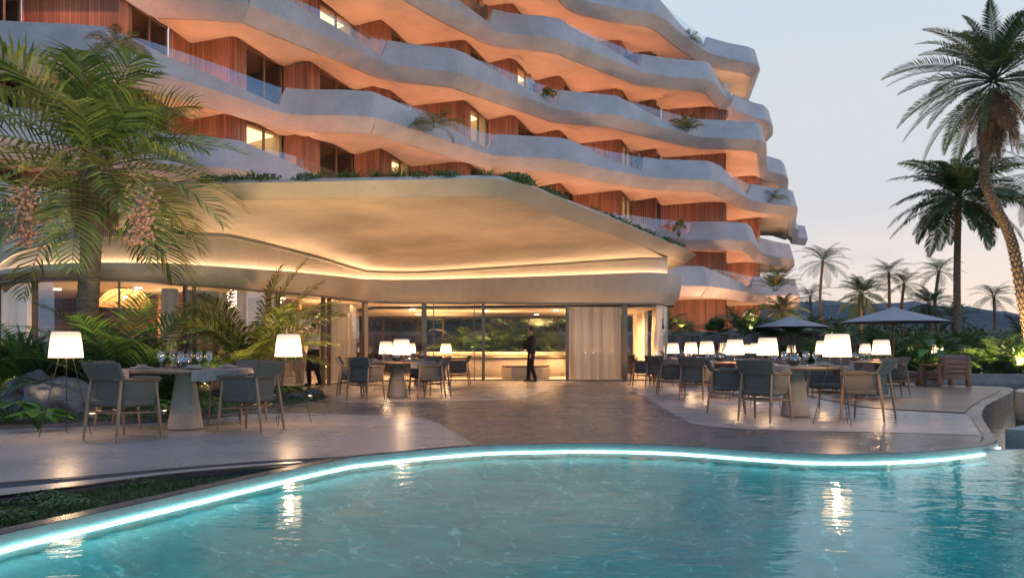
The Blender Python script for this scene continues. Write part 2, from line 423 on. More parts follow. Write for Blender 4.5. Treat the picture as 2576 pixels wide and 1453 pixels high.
# ---- shared outlines (metres)
EDGE = cr([g2(*p) for p in [(866, 1150.5), (1003, 1136), (1103, 1127), (1230, 1118.5), (1358, 1115.5), (1488, 1114), (1688, 1118.5), (1888, 1132), (2038, 1140),
                            (2188, 1140.5), (2338, 1134), (2440, 1124), (2490, 1116), (2509, 1106)]], 6)
LEFTEDGE = cr([(-14, 5.6), (-8, 5.15), g2(-300, 1245), g2(0, 1215), g2(250, 1196), g2(500, 1173), g2(735, 1156), g2(866, 1150.5)], 6)
RIGHTEDGE = cr([g2(*p) for p in [(2509, 1106), (2488, 1077), (2470, 1047), (2473, 1030), (2488, 1015), (2528, 995), (2550, 981), (2538, 974), (2488, 971), (2300, 966)]], 5)
deck_poly = LEFTEDGE + EDGE[1:] + RIGHTEDGE[1:] + [(12.6, 24), (13.0, 34), (-24, 34), (-24, 8)]
mb = MB(); flat_poly(mb, deck_poly, 0.0)
n = len(deck_poly)
for i in range(n):
    a, b = deck_poly[i], deck_poly[(i + 1) % n]
    mb.face([(a[0], a[1], 0), (a[0], a[1], -1.3), (b[0], b[1], -1.3), (b[0], b[1], 0)][::-1])
st(mb.build('terrace', M['deck_d']))
# pale concrete fields, 4 mm proud
pale1 = [g2(-700, 1250), g2(0, 1213.5), g2(250, 1194.5), g2(500, 1171.5), g2(735, 1154.5), g2(866, 1148.5), g2(1003, 1134.5), g2(1103, 1125.5), g2(1192, 1118)]
pale1 += cr([g2(1192, 1118), g2(1150, 1092), g2(1100, 1064), g2(1059, 1051), g2(1000, 1046), g2(880, 1043), g2(800, 1040), g2(738, 1039)], 5)[1:]
pale1 += [g2(640, 1042), g2(427, 1062), g2(200, 1074), g2(0, 1081), (-9, 9.0), (-14, 8.5)]
pale2 = [g2(738, 985), g2(790, 1000), g2(844, 1012), g2(950, 1012), g2(1212, 1008), g2(1280, 1005), g2(1318, 1002), g2(1360, 988), g2(1449, 958.6), (2.0, 24.9), (-3, 24.7), (-4.6, 23.9), (-5.2, 22.0)]
pale3 = [g2(1549, 958.6), g2(1739, 1066), g2(1800, 1074), g2(1876, 1080), g2(2100, 1085), g2(2290, 1089), g2(2461, 1094), g2(2466, 1100), g2(2473, 1096), g2(2440, 1047), g2(2425, 1041), g2(2225, 1030),
         g2(2160, 1024), g2(2040, 1000), (5.6, 19), (5.2, 24.9)]
for i, pl in enumerate((pale1, pale2, pale3)):
    mb = MB(); flat_poly(mb, pl, .004); st(mb.build('pale_paving', M['deck_l']))
wood = [g2(2040, 998), g2(2160, 1022), g2(2225, 1028), g2(2425, 1039), g2(2440, 1025), g2(2470, 1006), g2(2508, 989), g2(2520, 978), g2(2470, 974.5), g2(2300, 970), (12.0, 25), (12, 30), (6.5, 30), (5.8, 20)]
mb = MB()
tb = MB(); flat_poly(tb, wood, .012)
for f in tb.f:
    vs = [Vector(tb.v[i]) for i in f]
    mb.face(vs, [(v.y * .96 + v.x * .28, v.x * .96 - v.y * .28) for v in vs])
st(mb.build('timber_deck', M['deckwood']))
# expansion joint lines on the right edge
mb = MB(); J = [g2(2438, 1047), g2(2455, 1072), g2(2468, 1092), g2(2472, 1101), g2(2466, 1108)]
o1 = offs(J, .012)
for i in range(len(J) - 1): mb.face([(*J[i], .007), (*J[i + 1], .007), (*o1[i + 1], .007), (*o1[i], .007)])
JJ = offs(EDGE, .28)[8:-6]; o1 = offs(JJ, .008)
for i in range(len(JJ) - 1): mb.face([(*JJ[i], .008), (*JJ[i + 1], .008), (*o1[i + 1], .008), (*o1[i], .008)])
st(mb.build('paving_joint', M['chan']))

# ---- far ground and base
mb = MB()
flat_poly(mb, [(13, 33), (40, 31), (90, 40), (1500, 60), (1500, 3000), (-1500, 3000), (-1500, 34), (-24, 34)], -.05)
mb.face([(13, 33, -.05), (13, 33, -1.4), (40, 31, -1.4), (40, 31, -.05)]); mb.face([(40, 31, -.05), (40, 31, -1.4), (90, 40, -1.4), (90, 40, -.05)])
st(mb.build('ground', M['soil']))
mb = MB(); flat_poly(mb, [(-60, -40), (90, -40), (90, 42), (-60, 42)], -1.4); st(mb.build('basin_floor', M['chan']))

# ---- pool
COPE = cr([(-3.2, -4), (-3.3, 0), (-3.15, 2.4), (-3.0, 3.3), g2(0, 1342), g2(200, 1297), g2(500, 1230), g2(750, 1175), g2(866, 1152)], 6)
POOL = COPE + EDGE[1:]
far = [(5.02, 7.95), (12, 7.85), (12, -4)]
pool_poly = POOL + far
mb = MB(); gx, gy, st_ = -3.6, -4.0, .12; NX, NY = 130, 108; seg = [(POOL[i][0] + (POOL[i + 1][0] - POOL[i][0]) * t, POOL[i][1] + (POOL[i + 1][1] - POOL[i][1]) * t) for i in range(0, len(POOL) - 1) for t in (0, .5)]
for j in range(NY):
    for i in range(NX):
        x, y = gx + i * st_, gy + j * st_; d = min((x - p[0]) ** 2 + (y - p[1]) ** 2 for p in seg) ** .5
        mb.v.append((x, y, -.122 - .75 * (1 - math.exp(-d / 1.3)) ))
for j in range(NY - 1):
    for i in range(NX - 1): a_ = j * NX + i; mb.f.append((a_, a_ + 1, a_ + NX + 1, a_ + NX))
st(mb.build('pool_floor', M['tile'], smooth=60))
mb = MB(); rows = [[(p[0], p[1], -.004), (p[0], p[1], -.03), (p[0], p[1], -.3)] for p in offs(POOL, -.012)]
mb.strip(rows); st(mb.build('pool_wall', M['poolwall']))
mb = MB(); flat_poly(mb, pool_poly, -.045); st(mb.build('pool_water', M['water']))
led = offs(POOL, -.03)
mb = MB(); mb.strip([[(p[0], p[1], -.076), (p[0], p[1], -.100)] for p in led]); 
o = mb.build('pool_light_strip', M['led_c']); tag(o, 'continuous white light strip under the water along the curved pool edge', 'light strip')
# weir at the right end of the pool and the lower basin beyond it
mb = MB(); mb.box((8.5, 7.98, -.62), (7.2, .10, 1.15)); mb.prism([(6.66, 10.2), (8.8, 8.2), (13, 9.6), (11, 14)], -1.3, -.06)
tag(mb.build('weir_wall', M['poolwall']), 'low concrete weir and wedge at the right end of the pool', 'pool wall')
mb = MB(); mb.prism(cr([(9.8, 14.6), (11.2, 12.9), (14, 12.6), (15, 15), (12.4, 17)], 5, True), -1.3, .2); tag(mb.build('stone_island', M['stone']), 'pale curved stone island standing in the basin at the right edge', 'stone wall')
bas = [(5.0, 8.04), (90, 8.04), (90, 42), (13, 42), (13, 30)] + [p for p in RIGHTEDGE[::-1]]
mb = MB(); flat_poly(mb, bas, -.34); st(mb.build('basin_water', M['water_b']))
# kerb along the far side of the basin
mb = MB(); mb.box((26, 30.6, -.2), (26, .35, .5)); tag(mb.build('basin_kerb', M['pot']), 'low concrete kerb across the water in front of the lit shrubs', 'kerb')

# ---- coping + lower planting bed at the left
cin = offs(COPE, .13)
mb = MB(); mb.strip([[(p[0], p[1], -.003), (q[0], q[1], -.003), (q[0], q[1], -.2)] for p, q in zip(COPE, cin)])
st(mb.build('pool_coping', M['deck_d']))
bed_up = cr([(-14, 5.0), (-8, 4.75), g2(-300, 1275), g2(0, 1247), g2(250, 1212), g2(475, 1184), g2(775, 1160), g2(860, 1152.5)], 6)
mb = MB(); flat_poly(mb, [p for p in cin if p[1] > -3] + bed_up[::-1] + [(-14, -3)], -.07); st(mb.build('planting_bed', M['soil']))
mb = MB(); rr = [[(a[0], a[1], -.008), (b[0], b[1], -.03), (c[0], c[1], -.03), (c[0], c[1], -.12)] for a, b, c in
                 zip(offs(LEFTEDGE, -.015), offs(LEFTEDGE, -.05), offs(bed_up, 0))]
mb.strip(rr); st(mb.build('drain_channel', M['chan']))
mb = MB(); rr = [[(b[0] * .62 + c[0] * .38, b[1] * .62 + c[1] * .38, -.004), (b[0] * .15 + c[0] * .85, b[1] * .15 + c[1] * .85, -.008)] for b, c in zip(LEFTEDGE[8:-6], bed_up[8:-6])]
mb.strip(rr); st(mb.build('slab_edge', M['deck_l']))

# ---- garden ground beside the pavilion
GCURB = cr([(-14, 9.8), g2(-300, 1085), g2(0, 1074.5), g2(200, 1068), g2(427, 1056), g2(600, 1040), g2(740, 1020), g2(800, 1009), g2(824, 1002), g2(800, 990), g2(727, 973)], 6)
GBACK = [(-5.7, 21.4), (-6.9, 18.8), (-8.2, 17.3), (-9.5, 16.1), (-12.3, 17.7), (-14, 18.8)]
mb = MB(); flat_poly(mb, GCURB + GBACK, .03); st(mb.build('garden_soil', M['soil']))
cu = offs(GCURB, -.16)
mb = MB(); mb.strip([[(q[0], q[1], .002), (q[0], q[1], .014), (p[0], p[1], .018), (p[0], p[1], .03)] for p, q in zip(GCURB, cu)])
st(mb.build('garden_edging', M['deck_d']))

# ---- hills: real relief far away
def hills(name, x0, x1, d, prof, depth, m):
    mb = MB(); n = 90; rows = []
    for i in range(n + 1):
        t = i / n; px = x0 + (x1 - x0) * t
        y = interp([p[0] for p in prof], [p[1] for p in prof], px) + 3.0 * mnoise.noise((px * .012, 3.1, d)) + 1.2 * mnoise.noise((px * .05, 1.1, d))
        h = (HY - y) * d / F; row = []
        for k in range(9):
            s = k / 8
            dd = d - depth * (1 - s); hh = (h + 1) * math.sin(s * math.pi / 2) ** 1.3 * (1 + .10 * mnoise.noise((px * .02, s * 5, 2))) - 2
            row.append(((px - CX) * dd / F, dd, hh))
        row.append(((px - CX) * (d + depth) / F, d + depth, -2)); rows.append(row)
    mb.strip(rows); return st(mb.build(name, m, smooth=60))
hills('hills', 1000, 3600, 2600, [(1000, 790), (1950, 765), (2024, 757), (2130, 762), (2230, 766), (2305, 757), (2350, 768), (2430, 771), (2560, 786), (2800, 770), (3600, 790)], 900, M['hill'])
hills('near_hills', 1000, 3600, 1300, [(1000, 800), (1950, 790), (2050, 772), (2140, 768), (2260, 782), (2350, 778), (2450, 772), (2576, 800), (3600, 810)], 500, M['hill'])


# added unseen fill lights that brighten the pool, beside and behind the viewpoint
for (x, y, dx, dy, e) in [(-3.0, 1.2, 1, .25, 70), (11.8, 5.5, -1, 0, 210), (11.8, 1.5, -1, .2, 210), (3.5, -3.6, 0, 1, 400), (8.0, -3.6, 0, 1, 300), (0, -3.6, 0, 1, 300)]:
    ld = bpy.data.lights.new('pool_fill', 'AREA'); ld.size = .35; ld.energy = e; ld.color = (.62, .96, 1.0)
    lo = bpy.data.objects.new('pool_fill', ld); COL.objects.link(lo); lo.location = (x, y, -.38); lo.rotation_euler = Vector((dx, dy, -.05)).to_track_quat('-Z', 'Y').to_euler()

# ================================================================ hotel building
FX, FY = .82, .572
def uv2(x, y): return (x * FX + y * FY, -x * FY + y * FX)
def xy2(u, v): return (u * FX - v * FY, u * FY + v * FX)
def at(x, d): return ((x - CX) * d / F, d)
ZB = lambda k: 3.3 * k - 1.63
hotel = thing('hotel_building', 'curving concrete and timber hotel with staggered wavy balconies behind the restaurant pavilion', 'building')
# wall plan: frontal runs and receding glazed runs; (x, depth)
corners = [(-620, 26.6), (-80, 26.6), (60, 28.6), (300, 28.6), (430, 30.9), (590, 32.8), (715, 35.5), (775, 35.5), (893, 38.7), (960, 38.7), (1035, 41.2), (1170, 41.2),
           (1230, 43.7), (1290, 43.7), (1346, 46.6), (1408, 46.6), (1444, 48.8), (1562, 48.8), (1590, 51.0), (1650, 51.0), (1665, 52.2), (1826, 52.2)]
WP = [at(*c) for c in corners]
WP[4] = (WP[4][0], 32.8); 
e = WP[-1]; WP += [(e[0] + 1.9, e[1] + 6.2), (e[0] + 4.4, e[1] + 6.2), (e[0] + 6.3, e[1] + 12.5), (e[0] + 7.2, e[1] + 16)]
WU = [uv2(*p) for p in WP]
for i in range(1, len(WU)):
    if WU[i][0] <= WU[i - 1][0]: WU[i] = (WU[i - 1][0] + .05, WU[i][1])
wu = [p[0] for p in WU]; wv = [p[1] for p in WU]
# glazing on the receding runs: (corner index of run start, x of glass start, x of glass end)
GLZ = [(1, -30, 55), (3, 330, 425), (5, 618, 713), (7, 803, 891), (9, 985, 1033), (11, 1184, 1228), (13, 1303, 1345), (15, 1419, 1443), (17, 1566, 1589), (19, 1652, 1664), (21, None, None), (23, None, None)]
LIT = {(3, 5), (3, 9), (4, 11), (5, 13), (5, 7), (4, 17), (3, 17), (6, 5)}

def pt_on(i, x):
    """point on wall run i..i+1 seen at column x"""
    a, b = WP[i], WP[i + 1]; k = (x - CX) / F
    t = (k * a[1] - a[0]) / ((b[0] - a[0]) - k * (b[1] - a[1]))
    return (a[0] + (b[0] - a[0]) * t, a[1] + (b[1] - a[1]) * t)
def wallface(mb, a, b, z0, z1, u0):
    l = math.hypot(b[0] - a[0], b[1] - a[1])
    mb.face([(a[0], a[1], z0), (b[0], b[1], z0), (b[0], b[1], z1), (a[0], a[1], z1)], [(u0, z0), (u0 + l, z0), (u0 + l, z1), (u0, z1)])
    return u0 + l
for k in range(1, 7):
    z0 = 0 if k == 1 else ZB(k) + .02
    z1 = ZB(k + 1) - .06; zh = ZB(k + 1) - .42
    mb = MB(); u0 = k * 3.7
    WP_ = WP
    if k == 6: WP = WP[:21] + [(WP[20][0] + 2.2, WP[20][1] + 9)]
    gl = {g[0]: g for g in GLZ}
    for i in range(len(WP) - 1):
        a, b = WP[i], WP[i + 1]
        if i in gl:
            g = gl[i]
            if i >= 20:
                L_ = math.hypot(b[0] - a[0], b[1] - a[1]); p = (a[0] + (b[0] - a[0]) * .15, a[1] + (b[1] - a[1]) * .15); q = (a[0] + (b[0] - a[0]) * .9, a[1] + (b[1] - a[1]) * .9)
            else: p, q = pt_on(i, g[1]), pt_on(i, g[2])
            u0 = wallface(mb, a, p, z0, z1, u0); wallface(mb, p, q, zh, z1, u0); u0 = wallface(mb, q, b, z0, z1, u0 + 2)
            if k > 6 and i < 20: pass
            # window: frame + panes + room behind
            P_, Q_ = Vector((*p, 0)), Vector((*q, 0)); t = (Q_ - P_).normalized(); nn = Vector((-t.y, t.x, 0))   # into the building
            ln = (Q_ - P_).length; fr = MB()
            A = P_ + nn * .10; ang = math.atan2(t.y, t.x); mid = (P_ + Q_) / 2 + nn * .10
            for s in (0.03, .5, .97): 
                c = A + t * ln * s; fr.box((c.x, c.y, (z0 + zh) / 2), (.09, .10, zh - z0), ang)
            fr.box((mid.x, mid.y, zh - .05), (ln, .11, .10), ang); fr.box((mid.x, mid.y, z0 + .05), (ln, .11, .08), ang)
            w = fr.build('window', M['bronze'], hotel)
            pn = MB(); B = P_ + nn * .13; E_ = Q_ + nn * .13
            pn.face([(B.x, B.y, z0 + .06), (E_.x, E_.y, z0 + .06), (E_.x, E_.y, zh - .06), (B.x, B.y, zh - .06)])
            pn.build('pane', M['glass'], w)
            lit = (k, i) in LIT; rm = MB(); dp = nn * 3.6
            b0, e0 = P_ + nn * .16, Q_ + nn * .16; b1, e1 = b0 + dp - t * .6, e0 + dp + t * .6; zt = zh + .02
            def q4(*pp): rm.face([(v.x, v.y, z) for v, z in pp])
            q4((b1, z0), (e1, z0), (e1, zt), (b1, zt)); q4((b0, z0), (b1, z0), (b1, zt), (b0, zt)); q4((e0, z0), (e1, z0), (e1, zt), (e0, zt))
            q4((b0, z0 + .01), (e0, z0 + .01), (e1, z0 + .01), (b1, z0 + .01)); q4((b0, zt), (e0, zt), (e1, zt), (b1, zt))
            rm.build('room_interior', M['inwall'] if lit else M['inwall_dim'], w)
            if lit:
                cm = MB(); zc = zt - .03; m1 = b0 + (b1 - b0) * .15; m2 = e0 + (e1 - e0) * .15; m3 = e0 + (e1 - e0) * .9; m4 = b0 + (b1 - b0) * .9
                cm.face([(v.x, v.y, zc) for v in (m1, m2, m3, m4)]); cm.build('lit_ceiling', M['room_lit'], w)
        else:
            u0 = wallface(mb, a, b, z0, z1, u0)
    mb.build('timber_wall', M['clad'], hotel)
    WP = WP_

# ---- balcony slabs; per level: border polyline (photo x, y) with parapet height h
def slab_pts(k, lst):
    z = ZB(k) - 1; o = []
    for (x, y, h) in lst:
        s = (HY - y) / z; o.append((*uv2((x - CX) / s, F / s), h))
    return o
FULL, LOW = 1.28, .34
SL = {
 7: [(-700, -1600, LOW), (-500, -1500, FULL), (900, -420, FULL), (1170, -210, LOW), (1185, -205, FULL), (1290, -190, FULL), (1380, -105, FULL*.9), (1440, -15, LOW), (1462, 0, LOW), (1475, 6, FULL), (1560, 24, FULL), (1640, 33, FULL), (1672, 48, FULL),
     (1720, 90, .75), (1778, 132, LOW), (1786, 137, FULL), (1840, 150, FULL), (1890, 159, FULL), (1909, 167, FULL), (1913, 176, FULL), (1885, 250, FULL)],
 6: [(-900, -700, FULL), (-300, -560, FULL), (0, -440, LOW), (20, -436, FULL), (300, -400, FULL), (760, -130, LOW), (775, -126, FULL), (905, -118, FULL), (960, -90, FULL), (1100, 0, FULL*.8), (1235, 73, LOW), (1247, 79, FULL), (1290, 87, FULL), (1380, 94, FULL), (1422, 101, FULL), (1452, 116, 1.1),
     (1540, 152, .8), (1612, 182, LOW), (1622, 185, FULL), (1700, 195, FULL), (1782, 201, FULL), (1800, 210, FULL), (1820, 237, .75), (1845, 272, LOW), (1856, 281, FULL), (1904, 299, FULL), (1930, 304, FULL), (1945, 318, FULL), (1944, 340, FULL)],
 5: [(-700, -120, FULL), (-200, -75, LOW), (-180, -70, FULL), (300, -8, FULL), (430, -6, FULL), (547, 0, FULL), (627, 8, FULL), (667, 28, 1.15), (858, 108, .7), (966, 158, LOW), (980, 164, FULL), (1050, 172, FULL), (1150, 182, FULL), (1185, 195, FULL),
     (1300, 238, .75), (1404, 276, LOW), (1414, 279, FULL), (1490, 285, FULL), (1560, 291, FULL), (1585, 300, 1.2), (1650, 318, .75), (1722, 336, LOW), (1737, 340, FULL), (1767, 346, FULL), (1844, 349, FULL), (1912, 352, FULL), (1929, 362, FULL),
     (1926, 428, LOW), (1932, 431, FULL), (1974, 441, FULL), (1984, 452, FULL), (1982, 475, FULL)],
 4: [(-700, 60, FULL), (-200, 118, FULL), (0, 134, FULL), (180, 141, FULL), (270, 148, FULL), (330, 165, 1.2), (420, 190, .85), (567, 236, .6), (705, 284, LOW), (720, 288, FULL), (770, 291, FULL), (860, 291, FULL), (945, 296, FULL), (1000, 313, 1.2), (1120, 352, .8), (1232, 390, LOW), (1245, 393, FULL),
     (1340, 397, FULL), (1418, 401, FULL), (1450, 408, FULL), (1530, 428, .75), (1616, 442, LOW), (1628, 445, FULL), (1663, 450, FULL), (1790, 453, FULL), (1826, 466, FULL), (1860, 488, .75), (1885, 502, LOW), (1896, 507, FULL), (1944, 514, FULL), (1992, 518, FULL), (2008, 524, FULL),
     (1998, 572, LOW), (2000, 574, FULL), (2010, 580, FULL), (2006, 605, FULL)],
 3: [(-700, 250, LOW), (-300, 290, FULL), (0, 345, FULL), (200, 372, LOW), (380, 404, LOW), (395, 407, FULL), (427, 413, FULL), (560, 423, FULL), (617, 430, FULL), (665, 440, 1.1), (760, 462, .8), (950, 528, LOW), (965, 531, FULL), (1140, 540, FULL), (1200, 552, FULL), (1395, 575, LOW), (1405, 577, FULL),
     (1500, 579, FULL), (1560, 584, 1.1), (1640, 594, .7), (1733, 604, LOW), (1745, 604, FULL), (1830, 604, FULL), (1888, 607, FULL), (1902, 616, FULL), (1915, 634, .6), (1918, 641, FULL), (1960, 648, FULL), (1998, 653, FULL), (1999, 668, FULL)],
 2: [(-700, 450, LOW), (-300, 500, FULL), (0, 555, FULL), (300, 580, LOW), (600, 620, FULL), (1000, 660, LOW), (1015, 662, FULL), (1300, 690, FULL), (1400, 705, LOW), (1600, 716, LOW), (1620, 717, FULL), (1699, 719, FULL), (1780, 720, FULL), (1810, 724, 1.05), (1860, 731, .7), (1896, 738, LOW), (1903, 740, FULL), (1950, 743, FULL), (2008, 744, FULL), (2014, 750, FULL), (2013, 768, FULL)],
}
def chaikin(p, it=2):
    for w_ in (.10, .22)[:it]:
        q = [p[0]]
        for a, b in zip(p, p[1:]):
            q += [(a[0] * (1 - w_) + b[0] * w_, a[1] * (1 - w_) + b[1] * w_), (a[0] * w_ + b[0] * (1 - w_), a[1] * w_ + b[1] * (1 - w_))]
        q.append(p[-1]); p = q
    return p
zin_cycle = {}
cove = []
for k, lst in SL.items():
    raw = slab_pts(k, lst); zb = ZB(k)
    mono = [raw[0]]
    for p in raw[1:]:
        mono.append(p if p[0] > mono[-1][0] + .02 else (mono[-1][0] + .04, p[1], p[2]))
    hu = [p[0] for p in mono]; hh = [p[2] for p in mono]
    # the two points of a parapet start are merged for the plan curve
    plan = []
    for i, p in enumerate(mono):
        if i and p[2] - mono[i - 1][2] > .5 and abs(p[0] - mono[i - 1][0]) < 1.6: plan[-1] = ((p[0] + mono[i - 1][0]) / 2, (p[1] + mono[i - 1][1]) / 2); continue
        plan.append((p[0], p[1]))
    ch = chaikin(plan, 2); cu_, cv_ = [p[0] for p in ch], [p[1] for p in ch]
    us = sorted(set([cu_[0]] + [u for u in cu_] + [u for u in hu] + [cu_[0] + .35 * j for j in range(int((cu_[-1] - cu_[0]) / .35))] + [cu_[-1]]))
    us2 = [us[0]]
    for u in us[1:]:
        if u - us2[-1] > .03: us2.append(u)
    us = us2
    pts = []
    for u in us:
        v = interp(cu_, cv_, u); pts.append((u, v if k == 7 else min(v, interp(wu, wv, u) - .55)))
    nrm = []
    for i in range(len(pts)):
        a = pts[max(i - 2, 0)]; b = pts[min(i + 2, len(pts) - 1)]; tx, ty = b[0] - a[0], b[1] - a[1]; l = math.hypot(tx, ty)
        nrm.append((ty / l, -tx / l))           # towards the viewer
    mb = MB(); rows = []; glass = []; run = []; uvk = 0
    for i, (u, v) in enumerate(pts):
        n_ = nrm[i]; h = interp(hu, hh, u); q = h / FULL
        def P3(off, z, clampw=False):
            a, b = u - n_[0] * off, v - n_[1] * off
            return (*xy2(a, b), z)
        un = (u - n_[0] * .55, v - n_[1] * .55)
        vw = interp(wu, wv, un[0])
        if k == 7: vw = max(vw, un[1] + 7)
        un = (un[0], min(un[1], vw - .25))
        # fold of the soffit: low at inner corners, high at outer ones
        j = max(0, min(len(wu) - 2, next((t for t in range(len(wu) - 1) if wu[t + 1] >= un[0]), len(wu) - 2)))
        tt = (un[0] - wu[j]) / max(.01, wu[j + 1] - wu[j]); fold = tt if j % 2 else 1 - tt
        zi = zb - .22 - .34 * fold
        vwu = interp(wu, wv, u) if k < 7 else max(interp(wu, wv, u), v + 7)
        rows.append([(*xy2(u, vwu + .06), zb + .05), P3(.5, zb + .05), P3(.46 + .02 * q, zb + h), P3(.27 * q + .05, zb + h), P3(0, zb + .02), P3(.03, zb - .05), (*xy2(*un), zb - .58), (*xy2(un[0] + n_[0] * -.02, un[1] + .03), zb - .585), (*xy2(un[0], un[1] + .04), zb - .53), (*xy2(un[0], un[1] + .09), zb - .53), (*xy2(un[0], un[1] + .10), zb - .585), (*xy2(un[0], vw + .06), zi)])
        if h < FULL * .93 or (glass and glass[-1]):
            if h < FULL * .93: run.append((P3(.25 * q + .1, zb + h - .02), P3(.30, zb + FULL - .06), u))
            elif run: glass_runs = run; run = []; glass.append(glass_runs)
        if h >= FULL * .93 and run: glass.append(run); run = []
    if run: glass.append(run)
    mb.strip(rows)
    # end cap
    for rw in (rows[0], rows[-1]): mb.face(rw)
    # creased fins under the parapet starts
    for i in range(1, len(mono)):
        if mono[i][2] - mono[i - 1][2] > .5 and abs(mono[i][0] - mono[i - 1][0]) < 1.6 and not (k == 7 and i > len(mono) - 12):
            u = mono[i - 1][0]; j = min(range(len(us)), key=lambda t: abs(us[t] - u))
            j0 = max(j - 7, 0); a = pts[j0]; b = pts[max(j - 2, 1)]; tx, ty = b[0] - a[0], b[1] - a[1]; l = math.hypot(tx, ty) or 1; tx /= l; ty /= l
            nx, ny = ty, -tx
            A = b; U0 = (b[0] - nx * .70, b[1] - ny * .70)
            Tp = (U0[0] + tx * 4.6, U0[1] + ty * 4.6); vw = interp(wu, wv, Tp[0]); Tp = (Tp[0], min(Tp[1], vw - .4))
            In = (U0[0] + tx * 1.0 - nx * 1.5, U0[1] + ty * 1.0 - ny * 1.5); In = (In[0], min(In[1], interp(wu, wv, In[0]) - .3))
            a3 = (*xy2(*A), zb - .04); u3 = (*xy2(*U0), zb - .60); t3 = (*xy2(*Tp), zb - .50); i3 = (*xy2(*In), zb - .42)
            mb.face([a3, u3, t3]); mb.face([u3, i3, t3]); mb.face([a3, t3, i3])
    mb.build('balcony_slab', M['fac'], hotel, smooth=32)
    for r_ in glass:
        if not r_ or len(r_) < 3 or r_[-1][2] - r_[0][2] < .8: continue
        g = MB(); last = r_[0][2]
        for a, b in zip(r_, r_[1:]):
            gap = int(a[2] / 1.5) != int(b[2] / 1.5)
            if gap:
                m_ = .02; d_ = Vector(b[0]) - Vector(a[0]); l = max(.05, d_.length); f_ = min(.45, m_ / l)
                a0, a1 = Vector(a[0]).lerp(Vector(b[0]), f_), Vector(a[1]).lerp(Vector(b[1]), f_)
                g.face([a0, b[0], b[1], a1])
            else: g.face([a[0], b[0], b[1], a[1]])
        g.build('glass_balustrade', M['rail'], hotel)
# roof over the top level
mb = MB(); zb = ZB(7); rows = []
for t in range(61):
    u = wu[0] + (wu[20] - wu[0]) * t / 60; vw = interp(wu, wv, u)
    rows.append([(*xy2(u, vw + 6), zb + .03), (*xy2(u, vw + 14), zb + .03)])
mb.strip(rows); mb.build('roof', M['fac'], hotel)
# rear and end walls close the block
mb = MB(); b0, b1 = WP[0], WP[-1]
wallface(mb, (b1[0], b1[1]), (b1[0] - 9, b1[1] + 8), 0, ZB(6), 0); wallface(mb, (b1[0] - 9, b1[1] + 8), (b0[0] - 9, b0[1] + 14), 0, ZB(6), 0); wallface(mb, (b0[0] - 9, b0[1] + 14), b0, 0, ZB(6), 0)
mb.build('rear_wall', M['fac'], hotel)
# louvre screen beside the third window from the right on each level
for k in range(2, 7):
    z0, z1 = ZB(k) + .05, ZB(k + 1) - .35; mb = MB()
    for i in range(9):
        x = 1594 + i * 5.6; p = at(x, 50.55); mb.box((p[0], p[1], (z0 + z1) / 2), (.055, .16, z1 - z0))
    mb.build('louvre_screen', M['oak'], hotel)
# warm cove lights along the foot of the timber walls, behind the parapets
for k in range(1, 7):
    z0 = (ZB(k) + .12) if k > 1 else .25
    mb = MB()
    for i in range(len(WP) - 1):
        a, b = WP[i], WP[i + 1]
        if i < 2 or i > (22 if k < 6 else 19): continue
        L_ = math.hypot(b[0] - a[0], b[1] - a[1]); tx, ty = (b[0] - a[0]) / L_, (b[1] - a[1]) / L_; nx, ny = ty, -tx
        w_ = .5 if i < 20 else .12; p = (a[0] + nx * w_, a[1] + ny * w_); q = (b[0] + nx * w_, b[1] + ny * w_)
        mb.face([(*p, z0), (*q, z0), (q[0] + nx * .05, q[1] + ny * .05, z0), (p[0] + nx * .05, p[1] + ny * .05, z0)])
    mb.build('cove_light', M['cove'], hotel)
# added fill lights below the facade, warming its bevels and soffits
for (x, y, z, e) in [(-16.5, 24.6, 4.9, 120), (-10.1, 28.6, 4.9, 160), (-4.5, 31.4, 4.9, 180), (1.2, 38.6, 2.1, 300), (8.2, 42.5, .6, 330), (14.0, 46.5, .6, 380), (20.6, 52.5, .6, 420), (24.5, 56, .6, 380)]:
    ld = bpy.data.lights.new('facade_fill', 'AREA'); ld.energy = e; ld.size = 1.6; ld.color = (1.0, .50, .26); ld.spread = R(150)
    lo = bpy.data.objects.new('facade_fill', ld); COL.objects.link(lo); lo.location = (x, y, z)
    lo.rotation_euler = Vector((-.15, .25, 1.0)).to_track_quat('-Z', 'Y').to_euler()

for (x, y, z, e) in [(15.2, 54.6, ZB(6) + .3, 80), (17.6, 58.5, ZB(6) + .3, 80)] + [(18.4, 57.3, ZB(k_) + .3, 55) for k_ in (2, 3, 4, 5)] + [(21.2, 61.5, ZB(k_) + .3, 45) for k_ in (2, 3, 4, 5)]:  # added upward fill that brightens the dark soffits at the right end
    ld = bpy.data.lights.new('terrace_fill', 'AREA'); ld.energy = e; ld.size = .6; ld.color = (1.0, .48, .24)
    lo = bpy.data.objects.new('terrace_fill', ld); COL.objects.link(lo); lo.location = (x, y, z); lo.rotation_euler = (math.pi, 0, 0)

